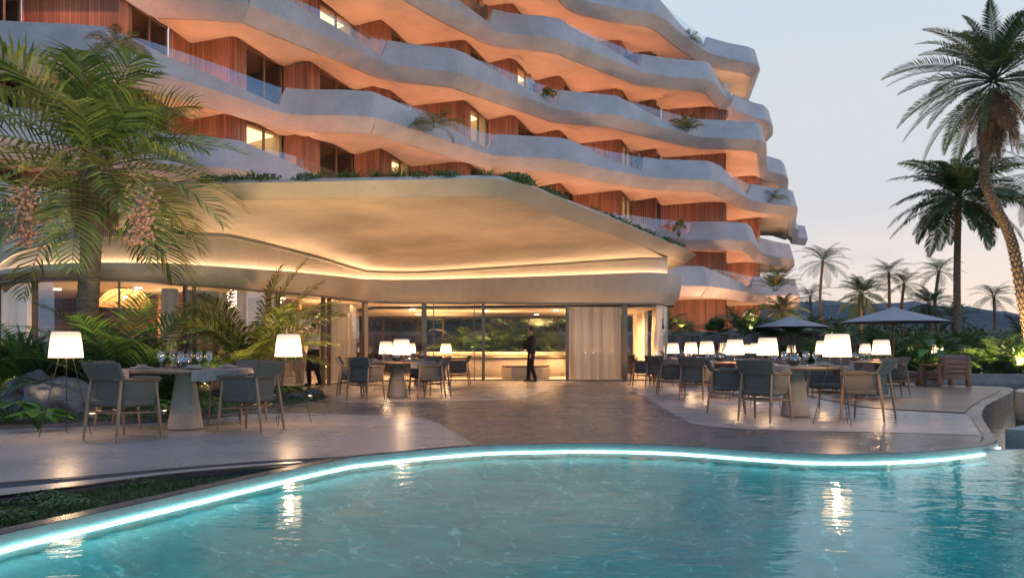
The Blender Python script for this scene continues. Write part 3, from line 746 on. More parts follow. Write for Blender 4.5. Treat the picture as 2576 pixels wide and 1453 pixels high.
# ================================================================ restaurant pavilion
pav = thing('restaurant_pavilion', 'low glazed restaurant pavilion under a wide curved concrete canopy with a glowing cove', 'building')
GL = cr([(-17, 21.5), (-14.5, 19.6), (-12.3, 18.0), (-11.0, 16.95), (-9.5, 16.6), (-8.1, 17.5), (-6.75, 19.2), (-5.7, 21.6), (-5.0, 23.6), (-4.3, 24.5), (-3, 24.95), (-1, 25.1), (1.5, 25.15), (3.8, 25.2), (4.7, 25.35), (5.25, 25.8), (5.42, 26.6), (5.4, 28.5), (5.4, 33)], 8)
def ztop(x): return interp([-17, -12.3, -9.6, -8.1, -6.8, -4.7, .7, 4.3, 5.5], [2.5, 2.66, 2.86, 2.98, 3.03, 3.25, 3.42, 3.56, 3.56], x)
def zsof(x): return interp([-17, -12.3, -9.6, -8.1, -7, -5.6, -4.7, -3, .7, 4.3, 5.5], [2.75, 3.07, 3.5, 3.75, 3.88, 3.72, 3.57, 3.62, 3.86, 4.10, 4.12], x)
HEAD = 2.53
mb = MB(); rows = []
gi, g05, g1, gm, gt = GL, offs(GL, -.12), offs(GL, -.22), offs(GL, -.40), offs(GL, -.46)
for i, p in enumerate(GL):
    zt = ztop(p[0]); zz = lambda f: HEAD + .03 + (zt - HEAD - .03) * f
    rows.append([(*offs(GL, .35)[i], HEAD + .03)] + [(*g1[i], HEAD + .03), (*gm[i], zz(.28)), (*gt[i], zz(.55)), (*gt[i], zz(1)), (*g05[i], zz(1) + .002), (*g05[i], zz(1) - .05), (*gi[i], zz(1) - .05)])
mb.strip(rows); mb.build('band_wall', M['pav'], pav, smooth=30)
mb = MB(); rows = [[(*p, ztop(p[0]) - .06), (*p, zsof(p[0]) + .12)] for p in GL]; mb.strip(rows); mb.build('upper_wall', M['pav'], pav, smooth=60)
mb = MB(); q1, q2 = offs(GL, -.03), offs(GL, -.09)
rows = [[(*a, ztop(a[0]) - .02), (*b, ztop(a[0]) - .02)] for a, b in zip(q1[8:], q2[8:])]; mb.strip(rows); mb.build('cove_light_strip', M['led_w'], pav)
mb = MB(); q1, q2 = offs(GL, -.001), offs(GL, -.05)
rows = [[(*a, zsof(a[0]) - .07), (*b, zsof(a[0]) - .07), (*b, zsof(a[0]) - .09), (*a, zsof(a[0]) - .09)] for a, b in zip(q1, q2)]; mb.strip(rows, True); mb.build('ledge_moulding', M['stone'], pav)
# metal head rail
mb = MB(); q1 = offs(GL, -.06); rows = [[(*a, HEAD), (*b, HEAD), (*b, HEAD + .035), (*a, HEAD + .035)] for a, b in zip(offs(GL, .06), offs(GL, -.24))]; mb.strip(rows, True); mb.build('head_rail', M['bronze'], pav)
# canopy
def lip(x, y): s = (HY - y) / 3.6; return ((x - CX) / s, F / s)
FR = [(-18, 27), (-15.8, 23.2), lip(0, 545), lip(70, 510), lip(165, 476), lip(300, 460), lip(490, 450), lip(833, 443), lip(1100, 438), lip(1205, 436.5), lip(1277, 441), lip(1342, 459), lip(1405, 485), lip(1543, 540), lip(1610, 570), lip(1679, 600), lip(1730, 621), lip(1750, 632)]
CAN = cr(FR, 8) + cr([lip(1750, 632), (6.75, 27.9), (6.65, 29.5), (6.4, 32)], 5)[1:]
c0, c1, c2, c3 = offs(CAN, .16), CAN, CAN, offs(CAN, .33)
wall_in = offs(CAN, .22)
mb = MB(); rows = [[(*d, 4.42), (*d, 4.60), (*a, 4.60), (*b, 4.50), (*b, 4.49), (*c, 4.215), (*e_, 4.20)] for a, b, c, d, e_ in zip(c0, c1, c3, wall_in, offs(CAN, .37))]
mb.strip(rows); mb.build('canopy_fascia', M['pav'], pav, smooth=30)
# soffit: ruled from the fascia foot to the wall
keys_o = [(0, 0), (.18, .15), (.40, .30), (.60, .58), (.72, .80), (.93, .90), (.96, .95), (1, 1)]
inn = offs(CAN, .36)
def arc(poly):
    a = [0]
    for p, q in zip(poly, poly[1:]): a.append(a[-1] + math.hypot(q[0] - p[0], q[1] - p[1]))
    return [t / a[-1] for t in a]
ao, ai = arc(inn), arc(GL)
def atf(poly, a, t):
    return tuple(interp(a, [p[j] for p in poly], t) for j in (0, 1))
mb = MB(); rows = []
for i in range(161):
    t = i / 160; s = interp([k_[0] for k_ in keys_o], [k_[1] for k_ in keys_o], t)
    a = atf(inn, ao, t); b = atf(GL, ai, s); row = []; zs_ = zsof(b[0])
    for j in range(13):
        f = j / 12; z = 4.20 + (zs_ - 4.20) * (f ** 1.0) + .10 * math.sin(f * math.pi)
        row.append((a[0] + (b[0] - a[0]) * f, a[1] + (b[1] - a[1]) * f, z))
    rows.append(row)
mb.strip(rows); mb.build('canopy_soffit', M['soffit'], pav, smooth=60)
mb = MB(); flat_poly(mb, wall_in + [(-18, 32)], 4.43); mb.build('planted_roof', M['soil'], pav)
# interior floor, ceiling
inner = GL + [(5.4, 33.2), (-17, 33.2)]
mb = MB(); flat_poly(mb, inner, .010); mb.build('interior_floor', M['deck_l'], pav)
mb = MB(); flat_poly(mb, inner, 2.60); mb.build('ceiling', M['inwall'], pav)
# stepped dropped ceiling edge seen through the glass
mb = MB(); mb.prism([(-5, 27.5), (5.0, 26.2), (5.2, 33), (-8, 33)], 2.47, 2.52); mb.build('dropped_ceiling', M['inwall'], pav)
def gl_at(x):
    k = (x - CX) / F
    best = None
    for i in range(len(GL) - 1):
        a, b = GL[i], GL[i + 1]; den = (b[0] - a[0]) - k * (b[1] - a[1])
        if abs(den) < 1e-9: continue
        t = (k * a[1] - a[0]) / den
        if -1e-6 <= t <= 1 + 1e-6:
            p = (a[0] + (b[0] - a[0]) * t, a[1] + (b[1] - a[1]) * t, i + t, math.atan2(b[1] - a[1], b[0] - a[0]))
            if best is None or p[1] < best[1]: best = p
    return best
mull = [(-60, .06), (-6, .04), (88, .05), (300, .04), (466, .06), (488, .04), (700, .04), (813, .06), (828, .04), (918, .16), (1067, .16), (1091, .03), (1193, .03), (1216, .10), (1427, .10), (1571, .18)]
for (x, w) in mull:
    p = gl_at(x)
    if not p: continue
    mb = MB(); mb.box((p[0], p[1], HEAD / 2), (w, .12, HEAD), p[3]); mb.build('mullion', M['bronze'], pav)
mb = MB(); mb.box((5.42, 26.6, HEAD / 2), (.10, .10, HEAD)); mb.build('mullion', M['alu'], pav)
idx = [gl_at(x)[2] for x, _ in mull if gl_at(x)] + [len(GL) - 1.001]
for a, b in zip(idx, idx[1:]):
    ts = [a] + [float(i) for i in range(int(a) + 1, int(b) + 1)] + [b]
    pp = []
    for t in ts:
        i = min(int(t), len(GL) - 2); f = t - i; pp.append((GL[i][0] + (GL[i + 1][0] - GL[i][0]) * f, GL[i][1] + (GL[i + 1][1] - GL[i][1]) * f))
    mb = MB(); mb.strip([[(*p, .03), (*p, HEAD)] for p in pp]); mb.build('glass_pane', M['pglass'], pav)
mb = MB(); rows = [[(*a, .008), (*a, .035), (*b, .035), (*b, .008)] for a, b in zip(offs(GL, -.05), offs(GL, .05))]; mb.strip(rows); mb.build('floor_track', M['bronze'], pav)
# rear glazing
mb = MB()
for x in (-7.9, -5.6, -3.0, -.4, 2.0, 3.7, 5.3): mb.box((x, 32.9, 1.24), (.08, .1, 2.48))
mb.box((-1.3, 32.9, 2.44), (13.4, .1, .1)); mb.box((-1.3, 32.9, .04), (13.4, .1, .06)); mb.build('rear_frame', M['bronze'], pav)
mb = MB(); mb.face([(-8, 32.95, .06), (5.4, 32.95, .06), (5.4, 32.95, 2.4), (-8, 32.95, 2.4)]); mb.build('rear_glass', M['pglass'], pav)
# timber-lined rooms at the left end
mb = MB(); u0 = 0
for a, b in [((-18, 24.5), (-12.0, 23.0)), ((-12.0, 23.0), (-10.2, 21.6)), ((-10.2, 21.6), (-7.6, 23.2)), ((-7.6, 23.2), (-8.2, 33)), ((-8.2, 33), (-17, 33)), ((-17, 33), (-17, 21.6))]:
    l = math.hypot(b[0] - a[0], b[1] - a[1])
    mb.face([(*a, .01), (*b, .01), (*b, 2.6), (*a, 2.6)], [(0, u0), (0, u0 + l), (2.6, u0 + l), (2.6, u0)]); u0 += l
mb.build('timber_room_wall', M['clad'], pav)
mb = MB()
for i in range(26): mb.box((-8.9, 20.8, .35 + i * .085), (1.5, .03, .038), .5)
for x in (-9.55, -8.25): mb.box((x, 20.8 + (x + 8.9) * .54, 1.25), (.07, .06, 2.5), .5)
mb.build('louvre_screen', M['oak'], pav)
# recessed ceiling lights
for (x, y) in [(-3.6, 27.2), (-1.0, 28), (1.6, 27.4), (3.8, 28.2), (-7.0, 23), (-3.8, 30.5), (1.0, 30.8), (-9.5, 19.2), (-11.8, 19.6)]:
    mb = MB(); mb.lathe([(.09, 0), (.09, .02)], 12, (x, y, 2.455 if y > 26 else 2.57)); mb.build('downlight', M['down'], pav)
def area(name, loc, e, size, col, rot=(0, 0, 0), spread=160):
    ld = bpy.data.lights.new(name, 'AREA'); ld.energy = e; ld.size = size; ld.color = col; ld.spread = R(spread)
    lo = bpy.data.objects.new(name, ld); COL.objects.link(lo); lo.location = loc; lo.rotation_euler = rot; return lo
WARM = (1.0, .57, .25)
for (x, y, z, e) in [(-3.0, 27.4, 2.44, 340), (.6, 27.4, 2.44, 360), (3.7, 28.0, 2.44, 400), (-6.0, 24.8, 2.44, 170), (-10.0, 19.0, 2.55, 160), (-12.8, 20.4, 2.55, 120), (-6.0, 29, 2.44, 200)]:
    area('ceiling_light', (x, y, z), e, 1.8, WARM)

# added spots near the floor under the canopy, brightening its soffit
for (x, y, e) in [(-9.6, 14.8, 260), (-6.6, 16.4, 260), (-4.6, 18.9, 240), (-1.3, 17.7, 260), (-2.2, 22.6, 170), (1.3, 20.6, 230), (1.9, 23.6, 150), (4.3, 24.2, 130)]:
    ld = bpy.data.lights.new('soffit_fill', 'SPOT'); ld.energy = e * .80; ld.spot_size = R(155); ld.spot_blend = 1.0; ld.color = (1.0, .60, .33); ld.shadow_soft_size = .04
    lo = bpy.data.objects.new('soffit_fill', ld); COL.objects.link(lo); lo.location = (x, y, .09); lo.rotation_euler = (math.pi, 0, 0)
for (x, y) in ((-3.2, 28.0), (-.8, 28.6), (2.6, 28.0), (-6.2, 24.6), (-9.6, 19.6), (-3.0, 31), (3.4, 30)):  # added upward fill that brightens the interior ceiling
    area('ceiling_fill', (x, y, 1.15), 60, .8, WARM, (math.pi, 0, 0))

# ================================================================ furniture
def chair_proto():
    t = thing('dining_armchair', 'x', 'chair')
    fw, bw = .27, .235
    for sx in (-1, 1):
        mb = MB(); mb.tube([(sx * .275, .27, 0), (sx * .265, .245, .30), (sx * .25, .215, .655)], [.0125, .021, .015], 10); mb.build('leg', M['oak'], t, 50)
        mb = MB(); mb.tube([(sx * .235, -.31, 0), (sx * .228, -.275, .30), (sx * .215, -.225, .66)], [.0125, .021, .015], 10); mb.build('leg', M['oak'], t, 50)
    arm = [(-.275, .25, .655), (-.283, .05, .665), (-.268, -.14, .672), (-.20, -.235, .677), (0, -.262, .68), (.20, -.235, .677), (.268, -.14, .672), (.283, .05, .665), (.275, .25, .655)]
    mb = MB(); mb.tube(cr(arm, 4), .017, 8, flat=.8); mb.build('arm_rail', M['oak'], t, 50)
    mb = MB()
    for sx in (-1, 1): mb.tube([(sx * .266, .25, .285), (sx * .255, 0, .30), (sx * .229, -.28, .315)], [.014, .024, .014], 8, flat=.5)
    mb.tube([(-.255, .10, .30), (0, .10, .29), (.255, .10, .30)], [.016, .022, .016], 8)
    mb.tube([(-.25, -.12, .305), (0, -.12, .295), (.25, -.12, .305)], [.016, .022, .016], 8); mb.build('stretcher', M['oak'], t, 50)
    # fabric shell: sling from the arm rail down under the seat
    mb = MB(); rows = []
    for i in range(25):
        a = i / 24; ang = R(-8) - a * R(164)         # from right front round the back to left front
        ex = .262 * (abs(math.cos(ang)) ** .62) * (1 if math.cos(ang) > 0 else -1); ey = -.235 * (abs(math.sin(ang)) ** .62)
        if a < .14: f = a / .14; px, py = .266, .235 - (.235 + .06) * f
        elif a > .86: f = (1 - a) / .14; px, py = -.266, .235 - (.235 + .06) * f
        else:
            b = (a - .14) / .72 * math.pi; px = .266 * (abs(math.cos(b)) ** .55) * (1 if math.cos(b) >= 0 else -1); py = -.06 - .185 * (math.sin(b) ** .6)
        row = []
        for z, k in ((.672, 1.0), (.60, .985), (.52, .965), (.45, .94), (.395, .88), (.365, .78), (.352, .60), (.348, .3)):
            row.append((px * k, (py + .02) * k - .0, z + (.012 * math.sin(a * 40) * (1 - k))))
        rows.append(row)
    mb.strip(rows); mb.build('fabric_shell', M['fabric'], t, 70)
    mb = MB(); mb.bbox((0, 0.02, .405), (.485, .47, .085), .03); mb.build('seat_cushion', M['fabric'], t, 60)
    mb = MB(); rows = []
    for i in range(13):
        x = -.265 + .53 * i / 12; c = -.252 + .05 * (abs(x) / .265) ** 2
        rows.append([(x * .93, c + .014, .665), (x * .96, c - .035, .745), (x, c - .082, .84), (x, c - .092, .855), (x, c - .118, .845), (x * .96, c - .072, .745), (x * .93, c - .022, .66)])
    mb.strip(rows, True); mb.face(rows[0]); mb.face(rows[-1][::-1]); mb.build('backrest', M['fabric'], t, 45)
    for sx in (-1, 1):
        mb = MB(); mb.tube(cr([(sx * .277, .262, .672), (sx * .286, .05, .684), (sx * .272, -.12, .692)], 4), [.02] + [.026] * 7 + [.02], 10, flat=.75); mb.build('arm_pad', M['fabric'], t, 60)
    return t
CH = chair_proto(); CHT = None
chairs = [  # x, y, facing dx, dy, label
 (-4.36, 8.47, .34, .94, 'blue-grey lit armchair nearest the left edge of the terrace, back turned to the camera'),
 (-3.20, 9.26, -.95, .28, 'armchair on the right side of the front left table, in front of the floor lamp'),
 (-4.98, 9.80, 1, .05, 'rosy lit armchair half hidden behind the nearest left chair, beside the garden'),
 (-3.78, 10.42, -.35, -.92, 'armchair on the garden side of the front left table, its rose back visible'),
 (-2.93, 15.1, .38, .92, 'armchair with its back to us, left of the table in front of the pavilion'),
 (-3.45, 16.35, 1, .1, 'armchair tucked at the far left of the table in front of the pavilion'),
 (-1.62, 15.65, -.97, .15, 'armchair at the right of the table in front of the pavilion, facing left'),
 (-1.95, 17.1, -.4, -.9, 'armchair on the glass side of the table in front of the pavilion'),
 (-1.50, 21.3, -1, .05, 'lone armchair facing left beside the pavilion glass, in front of the bar'),
 (3.55, 10.63, .70, .71, 'grey-green armchair with its back to us at the near left of the front right table'),
 (3.42, 12.0, .92, -.25, 'armchair at the far left of the front right table, turned side on'),
 (5.02, 10.68, -.72, .70, 'armchair at the near right of the front right table beside the tall floor lamp'),
 (5.22, 12.45, -.6, -.78, 'armchair facing us behind the front right table, seat under the table edge'),
 (3.68, 15.2, .46, .89, 'armchair with its back to us at the second table left of the front right table'),
 (3.52, 16.7, 1, -.1, 'armchair side on behind the left corner of the second right-hand table'),
 (5.20, 15.9, -1, .1, 'armchair at the right of the second right-hand table, only its back showing'),
 (4.75, 17.2, -.2, -1, 'armchair facing us across the second right-hand table'),
 (3.85, 19.8, .6, .8, 'armchair with its back to us at the third right-hand table by the white patch'),
 (3.62, 21.0, 1, 0, 'armchair side on at the left of the third right-hand table near the curtain'),
 (5.75, 20.3, -1, 0, 'armchair at the right of the third right-hand table'),
 (8.28, 16.5, -1, .12, 'dark-backed armchair facing left beside the potted plant on the timber deck'),
 (7.75, 17.5, -.2, -1, 'armchair facing us behind the table on the timber deck'),
 (6.45, 16.7, 1, -.1, 'armchair at the left of the table on the timber deck'),
 (4.15, 26.9, .3, 1, 'armchair inside the pavilion behind the right glass corner'),
 (2.95, 27.6, 1, .2, 'armchair inside the pavilion seen beside the large curtain'),
 (-5.6, 25.2, -.9, .4, 'armchair inside the pavilion behind the waiter in white'),
 (-6.9, 26.3, .9, .3, 'armchair inside the pavilion by the indoor table left of the curtain'),
]
# ---- tables
def glassware():
    g = thing('wine_glass', 'x', 'glass')
    mb = MB(); mb.lathe([(.034, 0), (.033, .003), (.005, .006), (.0035, .02), (.0035, .09), (.012, .10), (.034, .125), (.041, .15), (.038, .18), (.031, .215)], 14, capt=False); mb.build('bowl', M['wine'], g, 60)
    return g
def runner_rows(a0, a1, r, drop):
    rows = []
    for i in range(31):
        a = a0 + (a1 - a0) * i / 30; w = 1 + .010 * math.sin(i * 2.3)
        cx_, sx_ = math.cos(a), math.sin(a)
        rows.append([(cx_ * r * .35, sx_ * r * .35, .7565), (cx_ * r * .98, sx_ * r * .98, .7565), (cx_ * (r + .008), sx_ * (r + .008), .752), (cx_ * (r + .014) * w, sx_ * (r + .014) * w, .752 - drop * .5), (cx_ * (r + .016) * (1 + .016 * math.sin(i * 2.3)), sx_ * (r + .016) * (1 + .016 * math.sin(i * 2.3)), .752 - drop * (.96 + .05 * math.sin(i * 5)))])
    return rows
TR = .80
def table_proto():
    t = thing('round_table', 'x', 'table')
    mb = MB(); mb.lathe([(.212, 0), (.215, .01), (.19, .17), (.155, .42), (.125, .62), (.115, .72)], 36); mb.build('pedestal', M['table'], t, 40)
    mb = MB(); mb.lathe([(TR - .06, .705), (TR - .02, .712), (TR - .008, .722), (TR, .728), (TR, .750), (TR - .004, .754)], 64); mb.build('tabletop', M['oak'], t, 40)
    return t
TB = table_proto()
GLS = glassware()
def plate_proto():
    p = thing('place_setting', 'x', 'plate')
    mb = MB(); mb.lathe([(.07, 0), (.09, .004), (.14, .016), (.142, .018), (.09, .008), (.0, .007)], 24, capt=False); mb.build('plate', M['white'], p, 50)
    mb = MB(); mb.bbox((0, 0, .034), (.15, .10, .035), .008, .3); mb.build('folded_napkin', M['linen'], p, 50)
    mb = MB(); mb.box((.19, 0, .002), (.012, .18, .003)); mb.box((-.19, 0, .002), (.012, .18, .003)); mb.build('cutlery', M['alu'], p)
    return p
PL = plate_proto()
def vase_proto():
    v = thing('flower_vase', 'x', 'vase')
    mb = MB(); mb.lathe([(.055, 0), (.085, .03), (.098, .08), (.092, .12), (.07, .155), (.055, .165), (.055, .18), (.062, .185)], 24, capt=False); mb.build('bowl', M['vase'], v, 50)
    mb = MB(); mb.lathe([(.05, .004), (.078, .03), (.088, .07), (.088, .085)], 20); mb.build('water_fill', M['vase'], v, 50)
    rnd = random.Random(3); mb = MB()
    for i in range(36):
        a = rnd.uniform(0, 6.28); e = rnd.uniform(.05, .5); l = rnd.uniform(.22, .40); x, y, z = .02 * math.cos(a), .02 * math.sin(a), .10
        p1 = (x + math.cos(a) * e * l * .5, y + math.sin(a) * e * l * .5, z + l * .5); p2 = (x + math.cos(a) * e * l * 1.1, y + math.sin(a) * e * l * 1.1, z + l)
        mb.tube([(x, y, z), p1, p2], [.0025, .002, .001], 3)
        for j in range(9):
            f = .4 + .6 * j / 8; q = [p1[k] + (p2[k] - p1[k]) * (f - .5) * 2 for k in range(3)] if f > .5 else p1
            b = rnd.uniform(0, 6.28); d = rnd.uniform(.02, .05)
            e2 = (q[0] + math.cos(b) * d, q[1] + math.sin(b) * d, q[2] + d * .9)
            mb.face([q, (q[0] + .006, q[1], q[2] + .004), e2, (q[0], q[1] + .006, q[2] + .008)])
    mb.build('twigs', M['twig'], v)
    return v
VS = vase_proto()
def lamp_proto():
    l = thing('floor_lamp', 'x', 'lamp')
    mb = MB(); mb.lathe([(.180, .905), (.176, .95), (.163, 1.08), (.152, 1.18), (.146, 1.198), (.136, 1.206), (.0, 1.208)], 36, capb=False, capt=False)
    mb.build('lamp_shade', M['shade'], l, 60)
    for i in range(3):
        a = R(90 + 120 * i) + .5; mb = MB(); mb.tube([(.30 * math.cos(a), .30 * math.sin(a), 0), (.03 * math.cos(a), .03 * math.sin(a), 1.12)], .0052, 6); mb.build('leg', M['black'], l)
    mb = MB(); pts = []
    for i in range(3):
        a = R(90 + 120 * i) + .5; r = .30 - .27 * .40 / 1.12; pts.append((r * math.cos(a), r * math.sin(a), .40))
    for i in range(3): mb.tube([pts[i], pts[(i + 1) % 3]], .003, 5)
    mb.build('brace', M['black'], l)
    mb = MB(); mb.lathe([(.012, .98), (.03, 1.0), (.034, 1.03), (.02, 1.06), (.012, 1.10)], 12); mb.build('bulb', M['down'], l, 60)
    ld = bpy.data.lights.new('lamp_light', 'POINT'); ld.energy = 24; ld.color = (1, .62, .33); ld.shadow_soft_size = .06
    lo = bpy.data.objects.new('lamp_light', ld); COL.objects.link(lo); lo.parent = l; lo.location = (0, 0, .95)
    return l
LP = lamp_proto()
bpy.context.view_layer.update()
CHT, TBT, GLT, PLT, VST, LPT = (snapshot(o) for o in (CH, TB, GLS, PL, VS, LP))
used = set()
def place(tree, loc, rz, label, group, sc=None):
    o = tree[0]
    if o.name in used or True:
        if o.name not in used:
            used.add(o.name); o.location = loc; o.rotation_euler = (0, 0, rz); o['label'] = label
            if group: o['group'] = group
            if sc is not None: o.scale = (sc, sc, sc) if not isinstance(sc, tuple) else sc
            return o
        return dup(tree, loc, rz, label, group, sc)
for (x, y, dx, dy, lb) in chairs:
    place(CHT, (x, y, .014 if y < 33 else 0), math.atan2(dy, dx) - math.pi / 2, lb, 'wooden dining armchairs on the terrace')
tables = [ # x, y, name, runner angles (towards left / right), full place settings
 (-4.16, 9.62, 'front left', True), (-2.45, 16.1, 'middle', True), (4.31, 11.5, 'front right', True), (4.45, 16.1, 'second right', True),
 (4.75, 20.6, 'third right', False), (7.42, 16.35, 'timber deck', True), (-2.6, 21.6, 'glass side', False), (-6.2, 25.9, 'indoor left', False), (3.9, 28.2, 'indoor right', False)]
tdesc = {'front left': 'the garden-side table at the front left', 'middle': 'the table before the pavilion glass', 'front right': 'the nearest table on the right', 'second right': 'the second table back on the right',
         'third right': 'the third table back on the right', 'timber deck': 'the table on the timber deck', 'glass side': 'the small table against the glass', 'indoor left': 'the indoor table near the waiter', 'indoor right': 'the indoor table by the right corner'}
for (x, y, nm, fullset) in tables:
    z = .014
    place(TBT, (x, y, z), 0, 'round table on a concrete cone, ' + {'front left': 'foremost at the left by the garden', 'middle': 'standing before the pavilion glass', 'front right': 'nearest on the right side of the terrace', 'second right': 'second back on the right',
          'third right': 'third back on the right, near the glass corner', 'timber deck': 'at the edge of the timber deck on the right', 'glass side': 'close to the glass behind the middle table', 'indoor left': 'inside behind the waiter in white', 'indoor right': 'inside by the right glass corner'}[nm], 'round terrace dining tables')
    vtop = z + .754
    if nm.startswith('indoor'):
        place(VST, (x, y, vtop), 1.0, 'vase of dark twigs on ' + tdesc[nm], 'vases of dark twigs on the tables'); continue
    for s, (a0, a1) in (('left', (R(148), R(245))), ('right', (R(-62), R(28)))):
        mb = MB(); mb.strip(runner_rows(a0, a1, TR, .14)); o = mb.build('table_runner', M['linen'], None, 70, (x, y, z))
        tag(o, 'grey linen cloth hanging over the %s side of %s' % (s, tdesc[nm]), 'cloth', 'linen cloths on the tables')
    vt = vtop + .004
    place(VST, (x - .02, y, vt), len(used) * 1.3, 'glass vase of dark twigs on ' + tdesc[nm], 'vases of dark twigs on the tables')
    ds = [(-90 + 35, .48), (90 + 35, .48), (180 + 20, .50), (20, .50)]
    for i, (a, r) in enumerate(ds):
        px, py = x + r * math.cos(R(a)), y + r * math.sin(R(a))
        place(PLT, (px, py, vt + .002), R(a + 90), 'plate and napkin at the %s of %s' % (['near side', 'far side', 'left', 'right'][i], tdesc[nm]), 'place settings on the tables')
        if nm in ('third right', 'glass side') and i > 1: continue
        for j, da in enumerate((-22, 20)):
            gx, gy = x + .30 * math.cos(R(a + da)), y + .30 * math.sin(R(a + da))
            place(GLT, (gx, gy, vt), 0, '%s wine glass of the %s place on %s' % (('left', 'right')[j], ('near', 'far', 'left-hand', 'right-hand')[i], tdesc[nm]), 'wine glasses on ' + tdesc[nm])
# ---- floor lamps  (x column, pixels per metre, label)
lamps = [
 (166, 216, 'tripod floor lamp with glowing white shade at the far left beside the boulder'),
 (726, 186, 'tripod floor lamp to the right of the front left table, near the waiter'),
 (2106, 189, 'largest tripod floor lamp, at the nearest table on the right'),
 (1010, 128, 'tripod floor lamp in front of the middle table'),
 (972, 104, 'tripod floor lamp just left behind the middle table'),
 (1031, 84, 'half hidden glowing lamp right behind the middle table lamp'),
 (1122, 80, 'small floor lamp by the pavilion glass in front of the bar'),
 (1693, 86, 'leftmost lamp of the row on the right terrace, by the glass corner'),
 (1738, 94, 'second lamp from the left in the right-hand row'),
 (1778, 105, 'third lamp from the left in the right-hand row'),
 (1822, 88, 'fourth lamp from the left in the right-hand row, half covered'),
 (1849, 126, 'fifth lamp from the left, wide shade above the second table'),
 (1883, 70, 'small lamp between two larger shades in the right-hand row'),
 (1902, 84, 'lamp half hidden behind the shade left of the twig vase'),
 (1931, 146, 'second largest lamp of the right terrace, left of the twig vase'),
 (2072, 112, 'lamp mostly hidden behind the largest right-hand lamp'),
 (2176, 78, 'small lamp behind the table on the timber deck'),
 (2217, 122, 'lamp beside the timber deck table, below the big parasol'),
 (2356, 86, 'rightmost floor lamp, behind the potted plant'),
 (1991, 62, 'faint far lamp seen through the twigs of the nearest right table')]
for i, (x, s, lb) in enumerate(lamps):
    place(LPT, ((x - CX) / s, F / s, .012), i * .37, lb, 'tripod floor lamps on the terrace')

# ---- parasols
def parasol(x, s, zr, za, rad, lb):
    X, Y = (x - CX) / s, F / s
    t = thing('parasol', lb, 'umbrella', (X, Y, 0), .2, 'grey parasols at the back of the right terrace')
    n = 8; mb = MB(); rows = []
    for f in (0.0, .06, .3, .6, .85, 1.0):
        row = []
        for k in range(n * 6):
            a = 2 * math.pi * k / (n * 6); sag = .5 * (1 - math.cos(a * n)); rr = rad * f * (1 - .045 * sag * (f > .2))
            row.append((rr * math.cos(a), rr * math.sin(a), za - (za - zr) * f ** 1.12 - .05 * sag * math.sin(f * math.pi) ))
        rows.append(row)
    mb.strip(rows, False)
    m_ = n * 6
    for i in range(len(rows) - 1): mb.face([rows[i][-1], rows[i][0], rows[i + 1][0], rows[i + 1][-1]])
    mb.build('canopy', M['umb'], t, 25)
    mb = MB(); mb.lathe([(.30, za - .10), (.22, za - .02), (.0, za + .07)], 16, capb=False, capt=False); mb.build('vent_cap', M['umb'], t, 40)
    mb = MB(); mb.lathe([(.02, za + .06), (.025, za + .09), (.0, za + .12)], 8, capt=False); mb.build('finial', M['teak'], t)
    mb = MB(); mb.tube([(0, 0, 0), (0, 0, za)], .035, 10); mb.build('pole', M['teak'], t, 50)
    for k in range(n):
        a = 2 * math.pi * k / n; mb = MB()
        mb.tube([(.03 * math.cos(a), .03 * math.sin(a), za - .09), (rad * .98 * math.cos(a), rad * .98 * math.sin(a), zr - .02)], .011, 5)
        mb.tube([(.04 * math.cos(a), .04 * math.sin(a), zr - .08), (rad * .48 * math.cos(a), rad * .48 * math.sin(a), (za - .06) - (za - zr) * .44)], .009, 5); mb.build('rib', M['teak'], t)
    mb = MB(); mb.lathe([(.30, 0), (.30, .06), (.06, .09), (.05, .25)], 20); mb.build('base', M['pot'], t, 40)
parasol(2247, 67, 2.05, 2.58, 1.98, 'large grey parasol on the right with its timber ribs showing')
parasol(1987, 50, 2.16, 2.66, 1.95, 'grey parasol left of the largest one, in front of the batten fence')
parasol(1903, 46, 2.03, 2.5, 1.9, 'grey parasol furthest left, partly behind its neighbour')
parasol(2000, 43, 2.05, 2.45, 1.9, 'low grey parasol showing its rim behind the middle one')

# ---- timber lounge chair, sofa, side cushions, potted plant stand
def lounge(X, Y, rz, lb, w=.86):
    t = thing('lounge_chair', lb, 'armchair', (X, Y, .014), rz)
    for sx in (-1, 1):
        for sy in (-1, 1): mb = MB(); mb.bbox((sx * (w / 2), sy * .34, .28), (.11, .09, .56), .01); mb.build('leg', M['teak'], t, 40)
        mb = MB(); mb.bbox((sx * (w / 2), 0, .585), (.125, .86, .05), .01); mb.build('armrest', M['teak'], t, 40)
    mb = MB()
    for i in range(4): mb.bbox((0, -.38 - .025 * i, .30 + .125 * i), (w - .16, .035, .105), .006)
    for sx in (-1, 1): mb.bbox((0, 0, 0), (.10, .05, .62), .008, M=Matrix.Translation((sx * (w / 2 - .10), -.42, .50)) @ Matrix.Rotation(R(11), 4, 'X'))
    mb.build('backrest', M['teak'], t, 40)
    mb = MB(); mb.bbox((0, 0, .24), (w - .1, .78, .07), .01); mb.build('seat_frame', M['teak'], t, 40)
    mb = MB(); mb.bbox((0, .03, .35), (w - .14, .72, .16), .05); mb.build('seat_cushion', M['cushion'], t, 60)
    mb = MB(); mb.bbox((0, -.30, .60), (w - .14, .16, .52), .06); mb.build('back_cushion', M['cushion'], t, 60)
p = G(2402, 974); lounge(p.x, p.y + .45, R(8), 'slatted teak lounge chair with its back to us at the right end of the deck')
